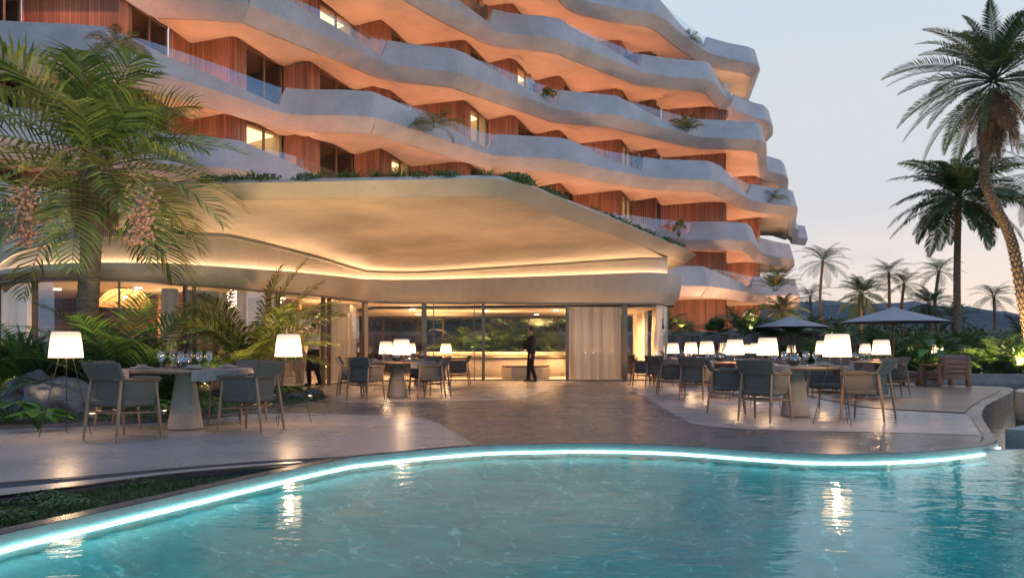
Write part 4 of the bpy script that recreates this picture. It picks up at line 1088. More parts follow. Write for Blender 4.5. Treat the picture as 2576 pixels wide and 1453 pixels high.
def sofa(X, Y, rz, w, lb):
    t = thing('sofa', lb, 'sofa', (X, Y, .014), rz)
    mb = MB(); mb.bbox((0, 0, .16), (w, .85, .10), .01); mb.build('base', M['teak'], t, 40)
    mb = MB()
    for sx in (-1, 1):
        for sy in (-1, 1): mb.bbox((sx * (w / 2 - .06), sy * .36, .06), (.08, .08, .12), .005)
    mb.build('feet', M['teak'], t)
    n = max(1, round(w / .9))
    for i in range(n):
        cx_ = -w / 2 + (i + .5) * w / n; mb = MB(); mb.bbox((cx_, 0, .31), (w / n - .02, .80, .18), .05); mb.build('seat_cushion', M['cushion'], t, 60)
        mb = MB(); mb.bbox((cx_, .33, .56), (w / n - .03, .20, .40), .06); mb.build('back_cushion', M['cushion'], t, 60)
    mb = MB(); mb.bbox((-w / 2 + .2, .1, .55), (.42, .14, .36), .05, .5); mb.build('pillow', M['fabric'], t, 60)
sofa(7.2, 21.8, R(-8), 2.6, 'low brown cushioned sofa behind the nearest right table')
sofa(10.2, 21.6, R(4), 2.6, 'low cushioned sofa at the back of the timber deck, behind the potted plant')
sofa(5.3, 24.2, 0, 1.7, 'short brown sofa near the pavilion corner, mostly behind the lamps')
mb = MB(); mb.lathe([(.5, .38), (.52, .42), (.0, .42)], 24, (9.3, 19.9, 0), capt=False); mb.box((9.3, 19.9, .2), (.25, .25, .38)); tag(mb.build('coffee_table', M['teak']), 'low round timber coffee table behind the potted plant', 'table')

# ---- batten fence
mb = MB(); z1 = 1.74
A, B = (-9.5, 36.6), (15.6, 38.0)
mb.face([(*A, 0), (*B, 0), (*B, z1), (*A, z1)], [(0, 0), (25.2, 0), (25.2, z1), (0, z1)])
mb.face([(A[0], A[1] + .12, 0), (B[0], B[1] + .12, 0), (B[0], B[1] + .12, z1), (A[0], A[1] + .12, z1)], [(0, 0), (25.2, 0), (25.2, z1), (0, z1)])
mb.face([(*A, z1), (*B, z1), (B[0], B[1] + .12, z1), (A[0], A[1] + .12, z1)], [(0, 0), (25, 0), (25, .1), (0, .1)])
mb.face([(*B, 0), (B[0], B[1] + .12, 0), (B[0], B[1] + .12, z1), (*B, z1)], [(0, 0), (.1, 0), (.1, z1), (0, z1)])
tag(mb.build('batten_fence', M['fence']), 'long dark vertical batten fence running behind the pavilion and the lamps', 'fence')
mb = MB(); mb.box((3.0, 39.0, 1.0), (26, 2.2, 1.9), .055); tag(mb.build('raised_planter', M['pot']), 'long raised planting bed behind the batten fence', 'planter')

# ---- curtains
def curtain(x0, x1, lb, inset=.32, ztop_=2.47, tie=0, pts=None):
    if pts is None:
        a, b = gl_at(x0), gl_at(x1)
        A, B = Vector((a[0], a[1], 0)), Vector((b[0], b[1], 0)); t = (B - A).normalized(); nn = Vector((-t.y, t.x, 0)); A += nn * inset; B += nn * inset
    else: A, B = Vector((*pts[0], 0)), Vector((*pts[1], 0)); t = (B - A).normalized(); nn = Vector((-t.y, t.x, 0))
    ln = (B - A).length; n = int(ln / .018); rows = []; rnd = random.Random(int(x0)); ph = 0
    for i in range(n + 1):
        ph += rnd.uniform(.22, .52); row = []
        for j in range(9):
            z = .03 + (ztop_ - .03) * j / 8; k = 1 - tie * math.sin(math.pi * min(1, max(0, (z) / ztop_))) ** 2 * .55
            w = .065 + .03 * math.sin(i * .11 + 2)
            p = A + t * ln * (i / n) * k + nn * (w * math.sin(ph + .12 * j * math.sin(i * .3)))
            row.append((p.x, p.y, z))
        rows.append(row)
    mb = MB(); mb.strip(rows); o = mb.build('curtain', M['curtain'], None, 80); tag(o, lb, 'curtain', 'sheer curtains inside the pavilion glass')
curtain(-40, 38, 'pale sheer curtain at the far left end of the pavilion')
curtain(421, 464, 'narrow pale curtain behind the fan palm, left of the metal jamb')
curtain(494, 640, 'wide sheer curtain behind the short arching palm')
curtain(856, 912, 'beige curtain between the waiter in white and the middle table')
curtain(1434, 1566, 'broad beige curtain filling the last glass bay of the front')
curtain(0, 0, 'curtain hanging along the side glass behind the corner', pts=((4.9, 30.5), (5.1, 28.6)))
curtain(7, 0, 'white curtain tied back at the right corner of the pavilion', pts=((5.1, 27.6), (5.22, 26.5)), tie=.8)

# ---- bar, reception, bench
def ring(mb, c, rx, ry, z0, z1, b=.03, n=40, sk=0):
    rows = []
    for k in range(n + 1):
        a = 2 * math.pi * k / n; q = 1 + .06 * math.sin(a * 2 + sk) + .04 * math.sin(a * 3 + 1)
        x, y = math.cos(a) * rx * q, math.sin(a) * ry * q
        rows.append([(c[0], c[1], z0), (c[0] + x * .94, c[1] + y * .94, z0), (c[0] + x, c[1] + y, z0 + (z1 - z0) * .35), (c[0] + x, c[1] + y, z1 - b), (c[0] + x * (1 - b / rx), c[1] + y * (1 - b / ry), z1), (c[0], c[1], z1)])
    mb.strip(rows)
t = thing('bar_counter', 'long curved pale stone bar counter around the indoor planting', 'counter', (0, 0, 0))
mb = MB(); ring(mb, (-.9, 29.6, 0), 3.1, 1.7, .01, .72, .04); mb.build('counter_base', M['stone'], t, 40)
mb = MB(); ring(mb, (-.9, 29.7, 0), 2.9, 1.55, .72, .95, .04, sk=0); mb.build('upper_tier', M['stone'], t, 40)
mb = MB(); ring(mb, (-.9, 29.6, 0), 3.2, 1.78, .725, .765, .01); mb.build('counter_top', M['brass'], t, 40)
t = thing('reception_desk', 'block-like pale stone reception desk behind the left floor lamp', 'counter', (0, 0, 0))
mb = MB(); p = at(708, 22.9)
rows = []
for k in range(49):
    a = 2 * math.pi * k / 48; q = (abs(math.cos(a)) ** 6 + abs(math.sin(a)) ** 6) ** (-1 / 6); x, y = math.cos(a) * .76 * q, math.sin(a) * .55 * q
    rows.append([(p[0], p[1] + .5, .011), (p[0] + x * .93, p[1] + .5 + y * .93, .011), (p[0] + x * .97, p[1] + .5 + y * .97, .10), (p[0] + x, p[1] + .5 + y, .35), (p[0] + x, p[1] + .5 + y, .985), (p[0] + x * .98, p[1] + .5 + y * .98, 1.0), (p[0], p[1] + .5, 1.0)])
mb.strip(rows); mb.build('desk_body', M['stone'], t, 40)
t = thing('round_bench', 'faceted stone bench with a brown leather cushion beside the dark waiter', 'bench', (0, 0, 0))
mb = MB(); ring(mb, (.45, 26.6, 0), .88, .55, .01, .42, .03, 9); mb.build('bench_base', M['stone'], t, 20)
mb = MB(); ring(mb, (.45, 26.6, 0), .86, .53, .425, .49, .03, 18); mb.build('cushion', M['cushion'], t, 40)
# bottles and glasses on the bar
rnd = random.Random(5)
for i in range(9):
    x = -3.2 + .55 * i + rnd.uniform(-.1, .1); 
    place(GLT, (x, 28.05 + .1 * math.sin(i), .775), 0, 'wine glass on the indoor bar counter, %s from the left' % ['first', 'second', 'third', 'fourth', 'fifth', 'sixth', 'seventh', 'eighth', 'ninth'][i], 'wine glasses on the bar counter')
# perforated pendant shades
for (x, y, d, r, lb) in [(315, 752, 19.3, .62, 'woven perforated dome pendant behind the left palm trunk'), (702, 762, 24.0, .70, 'woven perforated dome pendant above the reception desk')]:
    c = D(x, y, d); t = thing('pendant_lamp', lb, 'pendant', (c.x, c.y, c.z))
    mb = MB(); nlat, nlon = 16, 60
    for i in range(nlat):
        for j in range(nlon):
            if (i * 7 + j * 3) % 5 == 0 and 0 < i < nlat - 1: continue
            a0, a1 = math.pi * .5 * i / nlat, math.pi * .5 * (i + 1) / nlat; b0, b1 = 2 * math.pi * j / nlon, 2 * math.pi * (j + 1) / nlon
            mb.face([(r * math.cos(a) * math.cos(b), r * math.cos(a) * math.sin(b), r * .8 * math.sin(a) - .2) for a, b in ((a0, b0), (a0, b1), (a1, b1), (a1, b0))])
    mb.build('shade', M['fibre'], t, 60)
    mb = MB(); mb.lathe([(.02, -.05), (.07, 0), (.07, .06), (.02, .1)], 10); mb.build('bulb', M['down'], t)
    mb = MB(); mb.tube([(0, 0, r * .8 - .2), (0, 0, max(.05, 2.58 - c.z))], .008, 5); mb.build('cord', M['black'], t)
# small uplights in the beds
ups = [(233, 1058), (540, 1022), (415, 1050), (780, 1008), (60, 1060), (330, 1010), (620, 1000)]
def uplight(X, Y, z, lb, e=22, tilt=(0, .35), grp='small bright uplights in the garden'):
    t = thing('garden_uplight', lb, 'spotlight', (X, Y, z), 0, grp)
    mb = MB(); mb.lathe([(.045, 0), (.05, .02), (.05, .08)], 10, capt=False); mb.build('housing', M['alu'], t)
    mb = MB(); mb.lathe([(.044, .075), (.044, .078)], 10); mb.build('lens', M['uplight'], t)
    ld = bpy.data.lights.new('uplight_beam', 'SPOT'); ld.energy = e; ld.spot_size = R(120); ld.spot_blend = .6; ld.color = (1, .70, .36); ld.shadow_soft_size = .05
    lo = bpy.data.objects.new('uplight_beam', ld); COL.objects.link(lo); lo.location = (X, Y, z + .11); lo.rotation_euler = Vector((tilt[0], tilt[1], 1)).to_track_quat('-Z', 'Y').to_euler()
ulb = ['small white uplight behind the legs of the nearest left chair', 'small uplight in the grass right of the front left table', 'small uplight behind the concrete pedestal of the front left table', 'uplight beside the little rocks at the tip of the garden', 'uplight at the foot of the boulder on the left', 'uplight at the foot of the leftmost big palm', 'uplight below the short arching palm']
for (x, y), lb in zip(ups, ulb):
    p = G(x, y); uplight(p.x, p.y, .03, lb, 160)
for (X, Y, e) in ((24.6, 39.6, 4200), (20.9, 30.9, 2600), (23.0, 34.0, 1500)):
    uplight(X, Y, .0 if Y > 33 else -.04, {39.6: 'uplight at the foot of the pale straight palm trunk', 30.9: 'uplight at the foot of the tallest leaning palm', 34.0: 'uplight among the shrubs between the two big palms'}[Y], e, (.02, .05), 'uplights below the planting')
for i, (X, Y, e) in enumerate([(8.5, 37.6, 300), (12, 37.9, 300), (5.2, 37.5, 260), (-.5, 37.2, 200), (-4, 37.0, 200), (2.4, 37.4, 200), (14.6, 33.6, 300), (16.5, 33.4, 320), (18.5, 33.2, 320), (20.5, 33.0, 320), (22.6, 32.8, 320), (25, 32.7, 300), (-1.5, 28.9, 22), (.5, 28.9, 22)]):
    z = 1.97 if i < 6 else (-.04 if i < 12 else .96)
    uplight(X, Y, z, ['uplight in the raised planter, %s of six' % w for w in ('fifth', 'sixth', 'fourth', 'second', 'first', 'third')][i] if i < 6 else ('uplight before the right-hand shrubs, %s from the left' % ('first', 'second', 'third', 'fourth', 'fifth', 'sixth')[i - 6] if i < 12 else 'uplight inside the indoor planting, %s one' % ('left', 'right')[i - 12]), e, (0, .2 if i < 12 else 0), 'uplights below the planting')

# ================================================================ vegetation
def frond(mb, base, az, el, length, arch, nl, ll, w, droop=.4, twist=0, rachis=.012, t0=.12, stem=None, vee=.5, seed=0, fan=False):
    """one feather leaf: curved rachis with tapering leaflets on both sides"""
    rnd = random.Random(seed * 7919 + int(az * 1000) + int(length * 100))
    p = Vector(base); e = el; seg = 14; pts = [p.copy()]; dirs = []
    ca, sa = math.cos(az), math.sin(az)
    for i in range(seg):
        f = i / seg; e2 = e - arch * (f ** 1.25)
        d = Vector((ca * math.cos(e2), sa * math.cos(e2), math.sin(e2))); dirs.append(d); p = p + d * (length / seg); pts.append(p.copy())
    dirs.append(dirs[-1])
    side0 = Vector((-sa, ca, 0))
    if twist: side0 = Matrix.Rotation(twist, 3, dirs[4]) @ side0
    (stem or mb).tube(pts, [rachis * (1 - .8 * i / seg) for i in range(seg + 1)], 3, cap=False)
    for i in range(nl):
        f = t0 + (1 - t0) * (i + .5) / nl; k = f * seg; j = min(int(k), seg - 1); q = pts[j].lerp(pts[j + 1], k - j); d = dirs[j]
        L_ = ll * (math.sin(math.pi * min(1, (f - t0) / (1 - t0) * .86 + .12)) ** .7) * rnd.uniform(.85, 1.1)
        up = d.cross(side0); up = -up if up.z < 0 else up
        for s in (-1, 1):
            fw = .45 + .9 * f ** 2 + rnd.uniform(-.12, .12)
            a = (side0 * s + d * fw + up * (vee + rnd.uniform(-.12, .12))).normalized()
            m1 = q + a * L_ * .5; b = (a + Vector((0, 0, -droop * rnd.uniform(.7, 1.3)))).normalized(); tip = m1 + b * L_ * .55
            wv_ = a.cross(up).normalized() * w * .5 * (.7 + .3 * math.sin(math.pi * f))
            i0 = len(mb.v); mb.v.extend([tuple(q - wv_ * .5), tuple(q + wv_ * .5), tuple(m1 + wv_), tuple(m1 - wv_), tuple(tip)])
            mb.f.extend([(i0, i0 + 1, i0 + 2, i0 + 3), (i0 + 3, i0 + 2, i0 + 4)])
def trunkmesh(pts, r0, r1, rings=30, rough=.06, n=14, seed=1, diamonds=False):
    mb = MB(); P = cr(pts, 10); rnd = random.Random(seed); m = len(P); Q = []; Rr = []
    tot = rings
    for i in range(tot * 3):
        f = i / (tot * 3 - 1); k = f * (m - 1); j = min(int(k), m - 2); q = Vector(P[j]).lerp(Vector(P[j + 1]), k - j)
        Q.append(q); saw = (i % 3) / 2
        Rr.append((r0 + (r1 - r0) * f) * (1 + rough * (saw - .5) + rnd.uniform(-.01, .01)) * (1 + .35 * max(0, .06 - f) / .06))
    mb.tube(Q, Rr, n)
    if diamonds:
        for i in range(2, tot * 3 - 1, 3):
            for k in range(9):
                a = 2 * math.pi * (k + (i // 3 % 2) * .5) / 9; r = Rr[i]; q = Q[i]; c = Vector((math.cos(a), math.sin(a), 0)); s = Vector((-math.sin(a), math.cos(a), 0))
                h = (Q[i] - Q[i - 2]).length
                mb.face([q + c * r * .95 + s * r * .30 - Vector((0, 0, h * .7)), q + c * r * 1.22 + Vector((0, 0, h * .45)), q + c * r * .95 - s * r * .30 - Vector((0, 0, h * .7))])
    return mb
def crown(n, ln, top, arch, nl, ll, w, droop, el=(80, -25), seed=1, vee=.5, stem=None, jit=.15, rach=.016, twist=.3):
    mb = MB(); rnd = random.Random(seed)
    for i in range(n):
        f = i / n; az = i * 2.39996 + rnd.uniform(-.2, .2); e = R(el[0] + (el[1] - el[0]) * f + rnd.uniform(-8, 8)); l = ln * rnd.uniform(1 - jit, 1 + jit) * (.75 + .25 * min(1, f * 3))
        frond(mb, (top[0] + .06 * math.cos(az), top[1] + .06 * math.sin(az), top[2] - .25 * f), az, e, l, arch * rnd.uniform(.8, 1.2) * (1 - .35 * f), nl, ll, w, droop, rnd.uniform(-twist, twist), rach, seed=seed * 100 + i, stem=stem, vee=vee)
    return mb
def fanleaf(mb, base, az, el, plen, r, nseg=16, droop=.5, seed=0):
    """palmate leaf on a petiole"""
    rnd = random.Random(seed); ca, sa = math.cos(az), math.sin(az); d = Vector((ca * math.cos(el), sa * math.cos(el), math.sin(el)))
    b = Vector(base); m_ = b + d * plen * .5; e = b + d * plen + Vector((0, 0, -plen * .15)); mb.tube([b, m_, e], [.012, .01, .007], 3, cap=False)
    fw = (e - m_).normalized(); sd = Vector((-sa, ca, 0)); up = fw.cross(sd); up = -up if up.z < 0 else up
    for i in range(nseg):
        a = R(-125 + 250 * i / (nseg - 1)); dr = (fw * math.cos(a) + sd * math.sin(a) + up * .15).normalized(); L_ = r * (1 - .25 * abs(a) / 2.2) * rnd.uniform(.9, 1.1)
        m1 = e + dr * L_ * .6; tip = m1 + (dr + Vector((0, 0, -droop * rnd.uniform(.6, 1.4)))).normalized() * L_ * .5; wv_ = dr.cross(up).normalized() * r * .055
        i0 = len(mb.v); mb.v.extend([tuple(e - wv_ * .2), tuple(e + wv_ * .2), tuple(m1 + wv_), tuple(m1 - wv_), tuple(tip)]); mb.f.extend([(i0, i0 + 1, i0 + 2, i0 + 3), (i0 + 3, i0 + 2, i0 + 4)])
def palm(name, lb, cat, base, top, r0, r1, crown_mb, leafm, group=None, dead=None, diamonds=False, bend=.0, rings=34, n=14):
    t = thing(name, lb, cat, tuple(base), 0, group)
    B, T = Vector((0, 0, 0)), Vector(top) - Vector(base); mid = T * .5 + Vector((bend, 0, -abs(bend) * .1)); q1 = T * .25 + Vector((bend * .75, 0, 0)); q3 = T * .75 + Vector((bend * .7, 0, 0))
    trunkmesh([B, q1, mid, q3, T], r0, r1, rings, .10 if diamonds else .05, n, 3, diamonds).build('trunk', M['trunk'], t, 40)
    o = crown_mb.build('crown', leafm, t, None, T)
    if dead: dead.build('dead_fronds', M['dead'], t, None, T)
    return t
# ---- big fan-feathered palm at the left
d0 = 14.4; b = Vector(((207 - CX) * d0 / F, d0, 0))
top = D(240, 425, d0)
rn = random.Random(11)
cw = crown(46, 2.85, (0, 0, .12), 1.35, 27, .88, .052, .5, el=(88, -34), seed=5, vee=.42, rach=.02, twist=.5)
dd = MB()
for i in range(11):
    az = i * 2.4 + .3; a = Vector((.16 * math.cos(az), .16 * math.sin(az), .05)); o_ = Vector((.30 * math.cos(az), .30 * math.sin(az), -.2)); l = rn.uniform(.8, 1.5)
    for j in range(16):
        w_ = rn.uniform(.02, .05); x = rn.uniform(-.10, .10); y = rn.uniform(-.10, .10); p0 = a + Vector((x * .3, y * .3, 0)); p1 = o_ + Vector((x, y, -.15)); p2 = o_ + Vector((x * .9, y * .9, -l * rn.uniform(.6, 1)))
        dd.face([p0, p1 + Vector((w_, 0, 0)), p2, p1 - Vector((w_, 0, 0))])
P0 = palm('fan_palm_tree', 'large drooping palm with ringed trunk rising from the garden at the left, chairs in front', 'palm tree', (b.x, b.y, 0), (top.x, top.y, top.z), .20, .175, cw, M['leaf'], dead=dd, rings=46, n=20)
T0 = Vector((top.x - b.x, 0, top.z))
mb = MB()
for i in range(90):      # sawn leaf bases under the crown
    z = rn.uniform(-.55, .55); a = rn.uniform(0, 6.28); r = .20 + .05 * (z + .5); c = Vector((r * math.cos(a), r * math.sin(a), z)); Mx = Matrix.Translation(c) @ Matrix.Rotation(a, 4, 'Z') @ Matrix.Rotation(rn.uniform(-.9, -.3), 4, 'Y') @ Matrix.Rotation(rn.uniform(-.4, .4), 4, 'X')
    mb.bbox((0, 0, 0), (.05, rn.uniform(.06, .12), rn.uniform(.10, .2)), .008, M=Mx)
mb.build('leaf_bases', M['fibre'], P0, 30, T0)
mb = MB(); mb.tube([(0, 0, -.1), (0, 0, .35), (0, 0, 1.2)], [.2, .25, .08], 14); mb.build('crown_shaft', M['fibre'], P0, 50, T0 )
for (px, py, n_) in [(66, 545, 190), (352, 540, 170)]:
    c = D(px, py, d0 - 1.3); mb = MB(); c0_ = Vector((c.x - b.x, c.y - b.y, c.z)); an = T0 + Vector((0, -.1, .45))
    for i in range(n_):
        u_ = rn.gauss(0, .12); v_ = rn.gauss(0, .12); w_ = rn.uniform(-.52, .50); k = 1 - .35 * abs(w_)
        q = c0_ + Vector((u_ * k, v_ * k, w_)); Rr = .033
        bm = bmesh.new(); bmesh.ops.create_icosphere(bm, subdivisions=1, radius=Rr); bm.verts.index_update(); mb.add([v.co + q for v in bm.verts], [tuple(v.index for v in f.verts) for f in bm.faces]); bm.free()
        if i % 3 == 0: mb.tube([c0_ + Vector((0, 0, .55)), c0_ + Vector((u_ * .5, v_ * .5, .1 + w_ * .5)), q], [.006, .004, .003], 3, cap=False)
    mb.tube([an, (an + c0_) / 2 + Vector((0, 0, .5)), c0_ + Vector((0, 0, .5))], [.02, .015, .01], 5)
    o = mb.build('fruit_cluster', M['fruit'], P0, 60)
# ---- tall feather palm at the right
bx = ((2600 - CX) / 60, F / 60); tp = D(2500, 205, F / 60)
cw = crown(62, 3.9, (0, 0, .2), 1.15, 66, .52, .042, .18, el=(86, -38), seed=8, vee=.35, rach=.03, twist=.5)
dd = crown(30, 2.7, (0, 0, -.3), .55, 44, .45, .035, .3, el=(-48, -78), seed=9, vee=.2, rach=.03)
t = thing('date_palm', 'tallest leaning palm with a rough scaled trunk and rusty dead fronds at the right edge', 'palm tree', (bx[0], bx[1], -.05))
pts = [(bx[0] + .1, bx[1], -.05)] + [tuple(D(x, y, F / 60)) for x, y in [(2594, 860), (2576, 770), (2555, 650), (2537, 585), (2505, 520), (2480, 461), (2476, 400), (2484, 320), (2499, 225)]]
trunkmesh([Vector(p) - Vector((bx[0], bx[1], -.05)) for p in pts], .225, .165, 74, .14, 16, 4, True).build('trunk', M['trunk'], t, 30)
T1 = Vector(tp) - Vector((bx[0], bx[1], -.05)); cw.build('crown', M['leaf2'], t, None, T1); dd.build('dead_fronds', M['dead'], t, None, T1)
# ---- second palm, dense drooping fans
def fancrown(n, r, pl, seed, droop=.6, el=(80, -35)):
    mb = MB()
    rnd = random.Random(seed)
    for i in range(n):
        f = i / n; fanleaf(mb, (0, 0, -.2 * f), i * 2.4 + rnd.uniform(-.3, .3), R(el[0] + (el[1] - el[0]) * f + rnd.uniform(-8, 8)), pl * rnd.uniform(.8, 1.15), r * rnd.uniform(.85, 1.1), 18, droop, seed * 50 + i)
    return mb
s_ = 45.0
cwd = crown(58, 3.7, (0, 0, .2), 1.35, 38, .80, .085, .75, el=(84, -35), seed=21, vee=.15, rach=.03, twist=.6)
palm('fan_palm_tree', 'dense dark palm left of the tallest one, pale straight trunk lit from below', 'palm tree', ((2412 - CX) / s_, F / s_, -.05), tuple(D(2412, 500, F / s_)), .21, .16, cwd, M['leaf2'], rings=60, bend=-.1)
s_ = 44.0
cwd = crown(34, 3.6, (0, 0, .2), 1.2, 44, .6, .04, .4, el=(84, -40), seed=23, vee=.2)
palm('date_palm', 'palm partly cut off by the right edge behind the tallest palm', 'palm tree', ((2640 - CX) / s_, F / s_, -.05), tuple(D(2618, 440, F / s_)), .22, .18, cwd, M['leaf2'], rings=40, diamonds=False)
# ---- slim background palms against the sky
CRA = crown(26, 2.0, (0, 0, .1), 1.25, 34, .5, .022, .55, el=(80, -30), seed=31, vee=.1, rach=.02)
CRB = crown(30, 2.2, (0, 0, .1), 1.1, 30, .6, .05, .8, el=(84, -50), seed=32, vee=.1, rach=.02)
meA = CRA.build('crown', M['leaf2']).data; meB = CRB.build('crown', M['leaf2']).data
for me in (meA, meB):
    for o in [o for o in bpy.data.objects if o.data == me]: bpy.data.objects.remove(o)
bgp = [ # x crown, y crown, x base, s, radius px, mesh, bend, label
 (2070, 655, 2090, 30, 62, 'A', -.5, 'slim bent feather palm standing alone against the sky right of the hotel'),
 (2038, 745, 2040, 26, 48, 'A', .1, 'low feathery palm beside the corner of the hotel'),
 (2168, 738, 2165, 34, 62, 'B', .1, 'dark bushy palm behind the large parasol, left of the paired palms'),
 (2236, 685, 2232, 31, 50, 'A', .1, 'left palm of a crossed feathery pair above the large parasol'),
 (2274, 712, 2280, 31, 50, 'A', -.3, 'right palm of a crossed feathery pair above the large parasol'),
 (2362, 680, 2376, 33, 52, 'A', -.5, 'feathery palm close to the left of the pale straight trunk'),
 (2338, 765, 2338, 34, 56, 'B', .1, 'dark round palm low behind the parasol tip'),
 (2500, 745, 2484, 29, 52, 'A', .3, 'small feathery palm between the two big trunks at the right'),
 (2400, 800, 2400, 32, 50, 'B', 0, 'low dark palm behind the pale straight trunk'),
 (1968, 780, 1962, 36, 52, 'B', .0, 'low palm in front of the hotel corner, above the parasols')]
for (x, y, xb, s, rp, k, bend, lb) in bgp:
    d = F / s; T = D(x, y, d); Bs = Vector(((xb - CX) / s, d, -.05)); t = thing('feather_palm' if k == 'A' else 'bushy_palm', lb, 'palm tree', Bs, 0, 'slim palms in the background')
    Tl = T - Bs; trunkmesh([Vector((0, 0, 0)), Tl * .3 + Vector((bend * .7, 0, 0)), Tl * .6 + Vector((bend, 0, 0)), Tl], .15, .11, 30, .05, 8, 3).build('trunk', M['trunk'], t, 40)
    o = bpy.data.objects.new('crown', meA if k == 'A' else meB); COL.objects.link(o); o.parent = t; o.location = Tl; sc = rp / s / (1.75 if k == 'A' else 1.8); o.scale = (sc, sc, sc); o.rotation_euler = (0, 0, x * .7)
# ---- reusable shrubs
def bush(n, ln, nl, ll, w, arch, el, seed, droop=.35, spread=.12, vee=.3, stems=True):
    mb = MB(); sm = MB(); rnd = random.Random(seed)
    for i in range(n):
        az = i * 2.4 + rnd.uniform(-.4, .4); r = spread * math.sqrt(rnd.random()); f = i / n
        frond(mb, (r * math.cos(az), r * math.sin(az), 0), az, R(el[0] + (el[1] - el[0]) * f + rnd.uniform(-6, 6)), ln * rnd.uniform(.75, 1.1), arch * rnd.uniform(.8, 1.25), nl, ll, w, droop, rnd.uniform(-.5, .5), .010, .22, seed=seed * 31 + i, stem=sm, vee=vee)
    return mb, sm
def bushthing(name, mbs, m=None):
    t = thing(name, 'x', 'shrub'); mbs[0].build('foliage', m or M['leafb'], t)
    if mbs[1].v: mbs[1].build('stems', M['leafg'], t)
    return t
def strapplant(n, ln, w, seed, up=True):
    mb = MB(); rnd = random.Random(seed)
    for i in range(n):
        az = i * 2.4; el = R(rnd.uniform(35, 85)); l = ln * rnd.uniform(.7, 1.1); p = Vector((0, 0, 0)); rows = []; sd = Vector((-math.sin(az), math.cos(az), 0)); e = el
        for j in range(8):
            f = j / 7; ww = w * (math.sin(math.pi * (.12 + .86 * f)) ** .8) * (1 if f < .98 else .05); d = Vector((math.cos(az) * math.cos(e), math.sin(az) * math.cos(e), math.sin(e))); up_ = d.cross(sd)
            rows.append([p - sd * ww, p + up_ * ww * -.35, p + sd * ww]); p = p + d * l / 7; e -= 1.5 * f * .32
        mb.strip(rows)
    return mb
def broadleaf(mb, base, az, el, plen, lw, ll, seed, notch=False, tilt=-.4):
    rnd = random.Random(seed); ca, sa = math.cos(az), math.sin(az); b = Vector(base); e = b + Vector((ca * math.cos(el), sa * math.cos(el), math.sin(el))) * plen; mb.tube([b, (b + e) / 2 + Vector((0, 0, .05)), e], [.012, .009, .007], 4, cap=False)
    fw = Vector((ca * math.cos(tilt), sa * math.cos(tilt), math.sin(tilt))); sd = Vector((-sa, ca, 0)); up = fw.cross(sd); up = -up if up.z < 0 else up; rows = []; n = 13
    for i in range(n):
        f = i / (n - 1); ww = lw * (math.sin(math.pi * (f ** .62)) ** .75) if 0 < f < 1 else .004
        if notch and i % 3 == 2: ww *= .55
        c = e - fw * ll * .18 + fw * ll * f + up * (-.18 * ll * f * f); rows.append([c - sd * ww + up * ww * .28, c - sd * ww * .5 + up * ww * .05, c - up * ww * .06, c + sd * ww * .5 + up * ww * .05, c + sd * ww + up * ww * .28])
    mb.strip(rows)
A1 = bushthing('areca_shrub', bush(22, 2.0, 20, .48, .048, 1.15, (84, 38), 41))
A2 = bushthing('areca_shrub', bush(26, 1.7, 18, .42, .048, 1.35, (84, 20), 42), M['leaf2'])
A3 = bushthing('fan_palm_shrub', (fancrown(30, .62, .85, 43, .5, (82, 0)), MB()), M['leafb'])
A4 = bushthing('arching_palm_shrub', bush(20, 1.6, 24, .42, .03, 1.6, (78, 15), 44, .6), M['leafb'])
mb = MB(); rnd = random.Random(2)
for i in range(15): broadleaf(mb, (0, 0, 0), i * 2.4, R(rnd.uniform(50, 86)), rnd.uniform(.45, .95), .15, .36, i, True, rnd.uniform(-.9, -.2))
A5 = bushthing('monstera_plant', (mb, MB()), M['leafg'])
A6 = bushthing('dracaena_plant', (strapplant(26, .62, .035, 6), MB()), M['leafb'])
mb = MB()
for i in range(9): broadleaf(mb, (0, 0, 0), i * 2.4, R(rnd.uniform(35, 75)), rnd.uniform(.25, .5), .17, .42, 50 + i, False, rnd.uniform(-.5, .1))
A7 = bushthing('broad_leaf_plant', (mb, MB()), M['leafg'])
mb = MB(); rnd = random.Random(4)
for i in range(420):     # small rounded roof shrub made of leaflets
    a, e = rnd.uniform(0, 6.28), math.asin(rnd.uniform(-.1, 1)); r = .26 * rnd.uniform(.55, 1.05); q = Vector((r * 1.25 * math.cos(a) * math.cos(e), r * math.sin(a) * math.cos(e), r * .8 * math.sin(e) + .05)); u_ = Vector((rnd.gauss(0, 1), rnd.gauss(0, 1), rnd.gauss(0, 1))).normalized() * .035; w_ = Vector((rnd.gauss(0, 1), rnd.gauss(0, 1), rnd.gauss(0, 1))).normalized() * .02
    mb.face([q - u_, q + w_, q + u_, q - w_])
A8 = bushthing('low_shrub', (mb, MB()), M['leafb'])
mb = strapplant(46, .36, .009, 9); A9 = bushthing('grass_tuft', (mb, MB()), M['leafb'])
bpy.context.view_layer.update()
TR_ = {n: snapshot(o) for n, o in dict(areca=A1, areca2=A2, fan=A3, arch=A4, mon=A5, drac=A6, broad=A7, low=A8, tuft=A9).items()}
def plant(kind, X, Y, z, sc, lb, grp=None, rz=None, cat=None):
    o = place(TR_[kind], (X, Y, z), rz if rz is not None else (X * 3.7 + Y) % 6.28, lb, grp, sc)
    if cat: o['category'] = cat
    return o
def plantpx(kind, x, yb, s, z, sc, lb, grp=None, rz=None, cat=None):
    return plant(kind, (x - CX) / s, F / s, z, sc, lb, grp, rz, cat)
